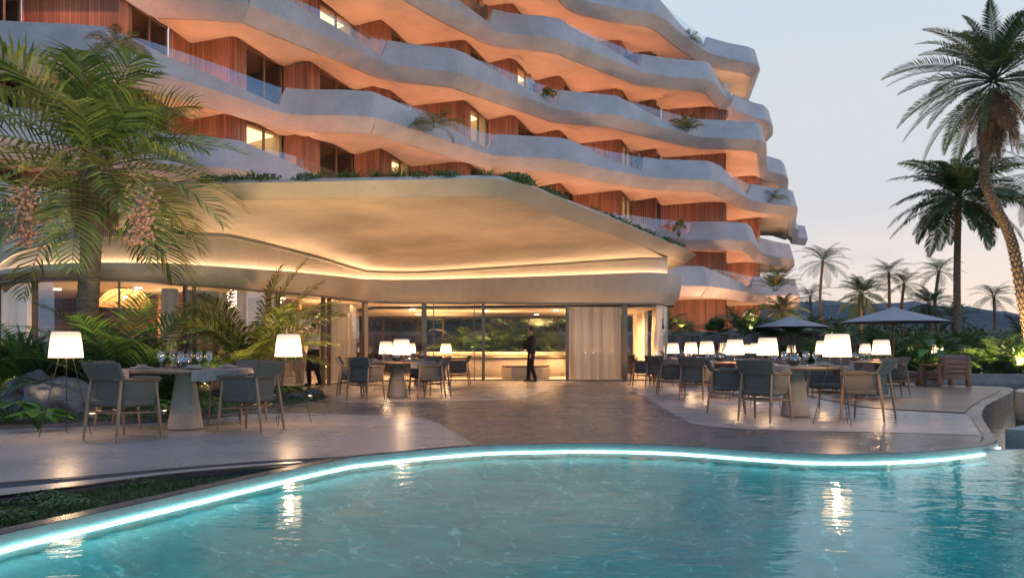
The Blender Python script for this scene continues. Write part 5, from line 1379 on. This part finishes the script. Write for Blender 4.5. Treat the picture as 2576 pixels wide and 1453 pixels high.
# left garden
GG = 'palms and shrubs in the garden left of the terrace'
for (k, x, s, z, sc, lb) in [
    ('areca', 300, 122, .03, .92, 'tall glossy areca fronds just right of the big palm trunk'),
    ('areca2', 350, 118, .03, .8, 'spreading areca between the tall fronds and the front left table'),
    ('arch', 462, 118, .03, .78, 'dark arching palm behind the front left table vase'),
    ('areca2', 415, 112, .03, .62, 'pale lit fronds low behind the front left table'),
    ('fan', 60, 118, .03, .9, 'fan-leaved shrub at the far left behind the boulder'),
    ('areca', 10, 112, .03, .75, 'areca fronds cut by the left edge of the view'),
    ('arch', 150, 108, .03, .75, 'lit arching fronds between the boulder and the palm trunk'),
    ('fan', 395, 108, .03, .62, 'small fan palm below the louvre screen'),
    ('areca2', 245, 112, .03, .66, 'fronds tucked behind the big palm trunk'),
    ('areca', 560, 108, .03, .50, 'small light green areca right of the table vase'),
    ('broad', 425, 175, .03, .62, 'big glossy green leaves left of the front table pedestal'),
    ('broad', 525, 170, .03, .60, 'lime green broad leaves right of the front table pedestal'),
    ('broad', 25, 190, .03, .72, 'large veined leaves leaning over the boulder at the left edge'),
    ('broad', 95, 205, .03, .55, 'drooping veined leaves in front of the boulder'),
    ('broad', 728, 118, .03, .5, 'small dark broad-leaved plant beside the garden rocks'),
    ('broad', 690, 112, .03, .45, 'dark-leaved plant behind the right front chair')]:
    s = s * 1.15 if x < 460 and s < 130 else s
    plantpx(k, x, 0, s, z, sc * (1.22 if s < 150 and k != 'broad' else 1.1), lb, GG)
# dracaena on a cane
d_ = plantpx('drac', 106, 0, 145, .55, 1.15, 'strap-leaved dracaena on a cane left of the lamp by the boulder', GG)
mb = MB(); mb.tube([(0, 0, -.47), (.02, 0, -.2), (0, 0, .05)], [.035, .028, .022], 8); mb.build('cane', M['trunk'], d_)
# arching short-trunk palm right of the table
s_ = 105.0; bx_, by_ = (640 - CX) / s_, F / s_
t = thing('arching_palm', 'short-trunked palm with long arching fronds between the front left table and the desk', 'palm tree', (bx_, by_, .02), 0, GG)
mb = MB(); rr = random.Random(77)
for i, (az, el, l, ar) in enumerate([(180, 68, 2.7, 1.5), (170, 75, 2.5, 1.1), (200, 55, 2.2, 1.2), (150, 50, 2.0, 1.1), (10, 60, 2.4, 1.1), (-5, 62, 2.6, 1.0), (-20, 50, 2.2, 1.2), (20, 42, 2.0, 1.0), (60, 82, 2.5, .4), (0, 78, 2.8, .55), (-40, 66, 2.1, .9), (-140, 60, 2.1, 1.1), (100, 55, 2.0, 1.0), (-80, 45, 1.5, 1.1), (30, 70, 2.6, .7), (210, 70, 2.1, 1.0), (-15, 30, 1.8, 1.0), (190, 33, 1.8, 1.0)]):
    frond(mb, (0, 0, .42), R(az), R(el), l * 1.12, ar, 34, .70, .052, .45, rr.uniform(-.5, .5), .018, .2, seed=i + 300, vee=.15)
mb.build('crown', M['leaf'], t)
mb = MB(); mb.tube([(0, 0, 0), (0, 0, .2), (0, 0, .42)], [.16, .20, .09], 12)
for i in range(34):
    a = i * 2.4; z = .05 + .3 * rr.random(); c = Vector((.16 * math.cos(a), .16 * math.sin(a), z)); mb.bbox((0, 0, 0), (.03, .09, .16), .006, M=Matrix.Translation(c) @ Matrix.Rotation(a, 4, 'Z') @ Matrix.Rotation(.5, 4, 'Y'))
mb.build('trunk', M['fibre'], t, 30)
# rocks
def rock(X, Y, z, sx, sy, sz, seed, lb, rz=0):
    bm = bmesh.new(); bmesh.ops.create_icosphere(bm, subdivisions=5, radius=1)
    for v in bm.verts:
        c = v.co.copy(); n1 = mnoise.noise(c * 1.1 + Vector((seed, 0, 0))); n2 = mnoise.noise(c * 3.2 + Vector((0, seed, 0))); n3 = abs(mnoise.noise(c * 2.1 + Vector((seed, seed, 0)))) * 2.5 - .8 + .3 * mnoise.noise(c * 8)
        v.co = c * (1 + .35 * n1 + .12 * n2 + .07 * n3); v.co.x *= sx; v.co.y *= sy; v.co.z *= sz
    mb = MB(); bm.verts.index_update(); mb.add([v.co.copy() for v in bm.verts], [tuple(v.index for v in f.verts) for f in bm.faces]); bm.free()
    o = mb.build('rock', M['rock'], None, 28, (X, Y, z)); o.rotation_euler = (0, .12, rz); tag(o, lb, 'rock', 'rocks in the garden')
p = G(112, 1052); rock(p.x, p.y + .5, .18, .52, .42, .40, 3.3, 'large angular boulder behind the leftmost floor lamp', .5)
p = G(30, 1040); rock(p.x, p.y + .5, .22, .46, .4, .42, 7.1, 'dark boulder under the fronds at the left edge')
p = G(185, 1035); rock(p.x, p.y + .8, .15, .45, .36, .34, 9.4, 'boulder at the foot of the big palm trunk', 1)
p = G(262, 1030); rock(p.x, p.y + .7, .12, .40, .3, .24, 12.4, 'low flat rock behind the nearest left chair', 2)
p = G(742, 1005); rock(p.x, p.y, .06, .17, .12, .09, 15.2, 'small pale rock at the tip of the garden', .3)
p = G(782, 999); rock(p.x, p.y + .2, .07, .22, .14, .11, 18.5, 'small dark rock furthest right in the garden', .1)
# grass and ground cover (uncountable)
def inside(p, poly):
    c = False; j = len(poly) - 1
    for i in range(len(poly)):
        if (poly[i][1] > p[1]) != (poly[j][1] > p[1]) and p[0] < (poly[j][0] - poly[i][0]) * (p[1] - poly[i][1]) / (poly[j][1] - poly[i][1]) + poly[i][0]: c = not c
        j = i
    return c
def grass(poly, z, n, h, w, seed, x0=-9, x1=2, y0=3, y1=18, dens=None):
    mb = MB(); rnd = random.Random(seed); c = 0
    while c < n:
        X, Y = rnd.uniform(x0, x1), rnd.uniform(y0, y1)
        if not inside((X, Y), poly): continue
        c += 1
        if mnoise.noise((X * 1.3, Y * 1.3, seed)) < -.25 and rnd.random() < .5: continue
        a = rnd.uniform(0, 6.28); hh = h * rnd.uniform(.4, 1.2) * (1 + .5 * mnoise.noise((X * 2, Y * 2, 0))); l = rnd.uniform(-.6, .6) * hh; cx_, cy_ = math.cos(a) * w, math.sin(a) * w
        mb.face([(X - cx_, Y - cy_, z), (X + cx_, Y + cy_, z), (X + l * math.cos(a + 1.5), Y + l * math.sin(a + 1.5), z + hh)])
    return mb
tag(grass([p for p in GCURB] + GBACK, .03, 16000, .055, .006, 1, -9, -3.5, 9, 17).build('grass', M['grass']), kind='stuff')
bedp = [p for p in cin if p[1] > 2.5] + bed_up[::-1]
tag(grass(bedp, -.07, 15000, .045, .004, 2, -6, -1.2, 3, 7.2).build('grass', M['grass']), kind='stuff')
mb = MB(); rnd = random.Random(9)
for (px, py, r, n_) in [(425, 1192, .28, 1500), (25, 1252, .35, 1800), (20, 1305, .18, 900), (300, 1215, .20, 500), (190, 1270, .16, 500)]:
    c = G(px, py, -.05)
    for i in range(n_):
        a, q = rnd.uniform(0, 6.28), r * math.sqrt(rnd.random()); X, Y = c.x + 1.5 * q * math.cos(a), c.y + .6 * q * math.sin(a)
        if not inside((X, Y), bedp): continue
        z = -.06 + .075 * rnd.random() * (1 - (q / r) ** 2) + .01; b = rnd.uniform(0, 6.28); l = .013; mb.face([(X, Y, z), (X + l * math.cos(b), Y + l * math.sin(b), z + .006), (X + 1.7 * l * math.cos(b + .5), Y + 1.7 * l * math.sin(b + .5), z + .002), (X + l * math.cos(b + 1), Y + l * math.sin(b + 1), z - .003)])
for i in range(5000):
    k = rnd.random(); X, Y = rnd.uniform(-9, -3.2), rnd.uniform(9, 15)
    if not inside((X, Y), GCURB + GBACK) or mnoise.noise((X * 1.7, Y * 1.7, 4)) < 0: continue
    z = .04 + .09 * rnd.random(); b = rnd.uniform(0, 6.28); l = .022; mb.face([(X, Y, z), (X + l * math.cos(b), Y + l * math.sin(b), z + .01), (X + 1.7 * l * math.cos(b + .5), Y + 1.7 * l * math.sin(b + .5), z + .003), (X + l * math.cos(b + 1), Y + l * math.sin(b + 1), z - .004)])
tag(mb.build('ground_cover', M['leafb']), kind='stuff')
# planting behind the batten fence, seen through and beside the pavilion
FP = 'lit palms behind the batten fence'
ordn = ['first', 'second', 'third', 'fourth', 'fifth', 'sixth', 'seventh', 'eighth', 'ninth', 'tenth', 'eleventh', 'twelfth', 'thirteenth', 'fourteenth', 'fifteenth', 'sixteenth', 'seventeenth', 'eighteenth', 'nineteenth', 'twentieth', 'twenty-first', 'twenty-second', 'twenty-third', 'twenty-fourth', 'twenty-fifth', 'twenty-sixth', 'twenty-seventh', 'twenty-eighth', 'twenty-ninth', 'thirtieth']
kk = ['areca', 'fan', 'arch', 'areca2', 'fan', 'areca', 'arch', 'fan']
rnd = random.Random(14); nm = {'areca': 'upright areca', 'areca2': 'dark areca', 'fan': 'fan palm', 'arch': 'arching palm'}
for i in range(20):
    X = -8.0 + i * 1.22 + rnd.uniform(-.3, .3); k = kk[i % 8]
    plant(k, X, 38.6 + rnd.uniform(-.5, .8), 1.72 if X < 14 else .9, rnd.uniform(.85, 1.2), '%s behind the batten fence, %s plant from the left' % (nm[k], ordn[i]), FP)
# inner planting on the bar island
for i, (k, X, Y, sc, lb) in enumerate([('areca2', -1.9, 29.5, .9, 'arching palm on the bar island seen through the glass, left one'), ('areca2', -.2, 30.0, 1.05, 'tall palm at the centre of the bar island'), ('areca2', 1.3, 29.6, .85, 'arching palm on the right of the bar island'), ('fan', -.9, 29.9, .9, 'fan palm low on the bar island'), ('areca2', .6, 30.2, .8, 'dark areca at the back of the bar island')]):
    plant(k, X, Y, .80, sc, lb, 'palms on the bar island')
# the thicket on the right
RP = 'lit shrubs and low palms on the right bank'
spots = []
rnd = random.Random(33)
for row, (yy, n_, sc0, xs0, xs1) in enumerate([(34.5, 13, 1.05, 13.5, 30), (37.5, 13, 1.35, 13.0, 33), (41.5, 12, 1.7, 14.0, 38)]):
    for i in range(n_):
        X = xs0 + (xs1 - xs0) * (i + rnd.uniform(.2, .8)) / n_; k = ['areca', 'arch', 'fan', 'areca2', 'areca', 'fan', 'arch'][(i * 3 + row * 2) % 7]
        plant(k, X, yy + rnd.uniform(-.7, .7), -.05, sc0 * rnd.uniform(.85, 1.15), '%s in the %s row of the right bank, %s from the left' % (nm[k], ['front', 'middle', 'back'][row], ordn[i]), RP)
# a far belt of trees, one mass
mb = MB(); rnd = random.Random(50)
for i in range(26000):
    X = rnd.uniform(8, 95); Y = 62 + rnd.uniform(-6, 8) + X * .2; top_ = 2.6 + 1.5 * mnoise.noise((X * .12, 1, 1)) + 1.0 * mnoise.noise((X * .5, 2, 1)); z = rnd.uniform(-.5, top_) if rnd.random() < .7 else top_ * rnd.uniform(.8, 1.08)
    u_ = Vector((rnd.gauss(0, 1), rnd.gauss(0, 1), rnd.gauss(0, 1))).normalized() * .28; w_ = Vector((rnd.gauss(0, 1), rnd.gauss(0, 1), rnd.gauss(0, 1))).normalized() * .12; q = Vector((X, Y, z)); mb.face([q - u_, q + w_, q + u_, q - w_])
tag(mb.build('far_trees', M['leaf2']), kind='stuff')
# potted monstera on the deck
p = G(2356, 971.5); t = thing('planter_pot', 'round concrete pot holding the dark monstera at the right end of the deck', 'pot', (p.x, p.y + .25, .014))
mb = MB(); mb.lathe([(.19, 0), (.225, .02), (.245, .35), (.24, .36), (.215, .36), (.21, .31), (.0, .31)], 28, capt=False); mb.build('pot', M['pot'], t, 40)
mb = MB(); mb.lathe([(.0, .315), (.21, .315)], 20, capb=False, capt=False); mb.build('soil', M['soil'], t)
plant('mon', p.x, p.y + .25, .32, 1.15, 'monstera with large split leaves growing in the concrete pot on the deck', None, .4)
# canopy roof plants along the lip
RG = 'small plants along the edge of the canopy roof'
roofp = [('low', 513, 448), ('low', 565, 447), ('tuft', 600, 446), ('tuft', 628, 446), ('low', 668, 445, ), ('low', 758, 443), ('tuft', 790, 443), ('tuft', 850, 442), ('tuft', 885, 442), ('tuft', 935, 441), ('tuft', 985, 440), ('tuft', 1003, 440), ('low', 1052, 439), ('tuft', 1105, 438), ('low', 1130, 438),
         ('tuft', 1222, 437), ('low', 1290, 441), ('low', 1312, 446), ('tuft', 1332, 453), ('tuft', 1360, 464), ('low', 1400, 480), ('low', 1422, 489), ('tuft', 1520, 529), ('low', 1552, 543), ('low', 1580, 555), ('tuft', 1600, 565), ('low', 1620, 572), ('low', 1645, 583), ('tuft', 1668, 593), ('low', 1692, 602), ('tuft', 1712, 610), ('tuft', 1726, 616), ('tuft', 1738, 622)]
cl, ct = 0, 0
for e in roofp:
    k, x, y = e[:3]; v = lip(x, y); n_ = .42
    X, Y = v[0] - (.25 if x > 1330 else 0), v[1] + (.32 if x <= 1330 else .25)
    if k == 'low': cl += 1; lb = 'rounded little shrub on the canopy roof edge, %s shrub from the left' % ordn[cl - 1]
    else: ct += 1; lb = 'spiky grass tuft on the canopy roof edge, %s tuft from the left' % ordn[ct - 1]
    plant(k, X, Y, 4.47, 1.05 if k == 'low' else 1.3, lb, RG)
# balcony plants
def onb(kind, x, yb, k, sc, lb, cat='plant', back=1.0, foot=.05):
    z = ZB(k) + foot; s = (HY - yb) / (z - 1); plant(kind, (x - CX) / s, F / s + back, z, sc, lb, None, None, cat)
onb('mon', 726, 288, 4, 1.25, 'monstera standing behind the balcony glass near the left palm')
onb('arch', 1090, 306, 4, .95, 'feathery palm on the balcony in the middle of the facade')
onb('mon', 1377, 254, 5, 1.2, 'monstera behind the balcony glass beside the woman in white')
onb('arch', 262, 100, 4, .75, 'dark palm rising above the parapet at the top left')
onb('areca', 1738, 320, 5, .65, 'small palm behind glass near the right end of the upper balcony')
onb('mon', 1717, 590, 3, 1.2, 'monstera behind glass just above the canopy tip')
onb('arch', 1952, 500, 4, .8, 'palm above the parapet at the right corner of the hotel', foot=.25)
onb('areca', 1963, 730, 2, 1.0, 'dense dark palm standing on the lowest right corner balcony')
onb('arch', 1741, 92, 7, .7, 'windblown palm on the top terrace against the sky')

# ================================================================ people
def person(X, Y, z, rz, pose, lb, top_mat, leg_mat, hair_long=False, name='person'):
    """continuous body (remeshed), clothing and hair as children; faces +Y before rotation"""
    t = thing(name, lb, 'person', (X, Y, z), rz)
    J = dict(pel=(0, 0, .95), chest=(0, .0, 1.30), neck=(0, .01, 1.47), head=(0, .03, 1.60),
             ls=(-.18, 0, 1.41), rs=(.18, 0, 1.41), le=(-.24, 0, 1.12), re=(.24, 0, 1.12), lw=(-.22, .16, .93), rw=(.22, .16, .93),
             lh=(-.09, 0, .92), rh=(.09, 0, .92), lk=(-.10, .02, .50), rk=(.10, .02, .50), la=(-.11, -.02, .09), ra=(.11, -.02, .09))
    J.update(pose); J = {k: Vector(v) for k, v in J.items()}
    def caps(mb, a, b, r0, r1, n=8):
        a, b = Vector(a), Vector(b); k = 8; d = (b - a).normalized(); mb.tube([a - d * r0 * .9, a - d * r0 * .5] + [a.lerp(b, i / k) for i in range(k + 1)] + [b + d * r1 * .5, b + d * r1 * .9], [r0 * .4, r0 * .85] + [r0 + (r1 - r0) * i / k for i in range(k + 1)] + [r1 * .85, r1 * .4], n)
    def ell(mb, c, r, n=16):
        mb.lathe([(math.sin(math.pi * i / n) * 1.0, -math.cos(math.pi * i / n)) for i in range(1, n)], 16, (0, 0, 0)); k = (n - 1) * 16
        for i in range(len(mb.v) - k, len(mb.v)): v = mb.v[i]; mb.v[i] = (c[0] + v[0] * r[0], c[1] + v[1] * r[1], c[2] + v[2] * r[2])
    def hand(mb, w, d):
        d = Vector(d).normalized(); sd = d.cross(Vector((0, 0, 1))); sd = sd.normalized() if sd.length > .1 else Vector((1, 0, 0)); pal = Vector(w) + d * .05
        for k in (-.5, 0, .5): caps(mb, Vector(w) + sd * .016 * k, pal + sd * .034 * k + d * .035, .017, .014, 6)
        for i, (o, l) in enumerate(((-.030, .060), (-.010, .072), (.010, .068), (.029, .052))):
            a = pal + sd * o + d * .03; b = a + d * l * .55; c = b + (d + Vector((0, 0, -.7))).normalized() * l * .5; caps(mb, a, b, .0085, .008, 6); caps(mb, b, c, .008, .0065, 6)
        a = Vector(w) + d * .03 - sd * .03; caps(mb, a, a + (d - sd * .8).normalized() * .055, .011, .008, 6)
    b = MB()
    caps(b, J['pel'], J['chest'], .125, .14, 12); caps(b, J['ls'], J['rs'], .06, .06, 10); caps(b, J['chest'] + Vector((0, 0, .1)), J['neck'], .09, .05, 10); caps(b, J['neck'], J['head'] - Vector((0, 0, .03)), .052, .05, 10); caps(b, J['lh'], J['rh'], .10, .10, 10)
    for s in 'lr':
        caps(b, J[s + 's'], J[s + 'e'], .052, .040); caps(b, J[s + 'e'], J[s + 'w'], .040, .026); hand(b, J[s + 'w'], J[s + 'w'] - J[s + 'e'])
        caps(b, J[s + 'h'], J[s + 'k'], .085, .056); caps(b, J[s + 'k'], J[s + 'a'], .056, .036); f = J[s + 'a'] + Vector((0, 0, -.05)); caps(b, f, f + Vector((0, .15, -.012)), .035, .028)
    h = J['head']; ell(b, h, (.074, .094, .115)); ell(b, h + Vector((0, .055, -.06)), (.045, .045, .05)); ell(b, h + Vector((0, .098, -.012)), (.013, .020, .024)); ell(b, h + Vector((-.077, 0, -.01)), (.010, .018, .030)); ell(b, h + Vector((.077, 0, -.01)), (.010, .018, .030)); ell(b, h + Vector((0, .088, -.052)), (.024, .012, .008))
    def remesh(mb, name, m, vox=.011):
        o = mb.build(name, m, t); md = o.modifiers.new('remesh', 'REMESH'); md.mode = 'VOXEL'; md.voxel_size = vox; md.use_smooth_shade = True
        sm = o.modifiers.new('smooth', 'SMOOTH'); sm.iterations = 2
        return o
    body = remesh(b, 'body', M['skin'], .009)
    e = MB(); 
    for s in (-1, 1): ell(e, h + Vector((s * .030, .088, .008)), (.012, .008, .007), 6)
    e.build('eyes', M['hair'], t, 60)
    c = MB(); caps(c, J['pel'] + Vector((0, 0, .02)), J['chest'], .142, .158, 12); caps(c, J['ls'], J['rs'], .072, .072, 10); caps(c, J['chest'] + Vector((0, 0, .1)), J['neck'] - Vector((0, 0, .03)), .10, .062, 10)
    for s in 'lr': caps(c, J[s + 's'], J[s + 'e'], .066, .054); caps(c, J[s + 'e'], J[s + 'e'].lerp(J[s + 'w'], .9), .054, .040)
    remesh(c, 'shirt', top_mat)
    c = MB(); caps(c, J['lh'], J['rh'], .115, .115, 12); caps(c, J['pel'] + Vector((0, 0, .03)), J['pel'], .135, .14, 12)
    for s in 'lr': caps(c, J[s + 'h'], J[s + 'k'], .10, .075); caps(c, J[s + 'k'], J[s + 'a'] + Vector((0, 0, .02)), .075, .062)
    remesh(c, 'trousers', leg_mat)
    c = MB()
    for s in 'lr': f = J[s + 'a'] + Vector((0, 0, -.045)); caps(c, f + Vector((0, -.03, 0)), f + Vector((0, .15, -.012)), .042, .034)
    remesh(c, 'shoes', M['dark'])
    c = MB(); ell(c, h + Vector((0, -.022, .032)), (.084, .092, .104)); 
    if hair_long: ell(c, h + Vector((0, -.07, .03)), (.075, .07, .09)); 
    remesh(c, 'hair', M['hair'])
    return t
k = 89.5
person((788 - CX) / k, F / k, .012, R(150), dict(re=(.25, .10, 1.16), le=(-.25, .10, 1.16), rw=(.08, .36, 1.16), lw=(-.02, .38, 1.14), rk=(.10, .08, .51), ra=(.11, .04, .09), lk=(-.1, -.02, .5), la=(-.11, -.14, .10)), 'waiter in a white shirt and long black apron walking behind the left lamp', M['shirt'], M['dark'])
ap = MB(); rows = []
for i in range(21):
    a = R(-150) + R(300) * i / 20; rows.append([(.17 * math.sin(a), .155 * math.cos(a) + .0, 1.02), (.19 * math.sin(a), .17 * math.cos(a), .8), (.21 * math.sin(a) * (1 + .03 * math.sin(i * 2)), .20 * math.cos(a), .42)])
ap.strip(rows); wp = [o for o in bpy.data.objects if o.name == 'person'][0]; ap.build('apron', M['dark'], wp, 60)
k = 79.5
person((1337 - CX) / k, F / k, .012, R(100), dict(re=(.23, .02, 1.12), le=(-.23, .02, 1.12), rw=(.18, .24, 1.05), lw=(-.2, .06, .88), rk=(.10, .06, .5), ra=(.1, .08, .09), la=(-.11, -.1, .09)), 'waiter dressed all in black standing at the glass near the round bench', M['dark'], M['dark'])
def onb_person(x, yh, k, hgt, *a, **kw):
    z = ZB(k) + .05; s = (HY - yh) / (z + hgt - 1); return person((x - CX) / s, F / s, z, *a, **kw)
onb_person(1333, 186, 5, 1.72, R(200), dict(rw=(.05, .20, 1.42), re=(.20, .14, 1.15), lw=(-.02, .26, 1.12), le=(-.24, .08, 1.14)), 'woman in a white robe with dark hair up, leaning at the balcony glass', M['shirt'], M['shirt'], hair_long=True)
onb_person(1608, 384, 4, 1.74, R(165), dict(rw=(.10, .26, 1.1), lw=(-.10, .26, 1.1)), 'man in dark clothes with white shoes on the balcony beside the louvre screen', M['navy'], M['navy'])

# ================================================================ dusk haze
hm = bpy.data.materials.new('dusk_haze'); hm.use_nodes = True; hn = hm.node_tree.nodes; hl = hm.node_tree.links
for n_ in list(hn):
    if n_.type == 'BSDF_PRINCIPLED': hn.remove(n_)
pv = hn.new('ShaderNodeVolumePrincipled'); pv.inputs['Color'].default_value = (.85, .90, .98, 1); pv.inputs['Density'].default_value = .00008; pv.inputs['Anisotropy'].default_value = .2
hl.new(pv.outputs[0], hn['Material Output'].inputs['Volume'])
mb = MB(); mb.box((0, 1740, 150), (9400, 3860, 306)); tag(mb.build('haze', hm), kind='stuff')
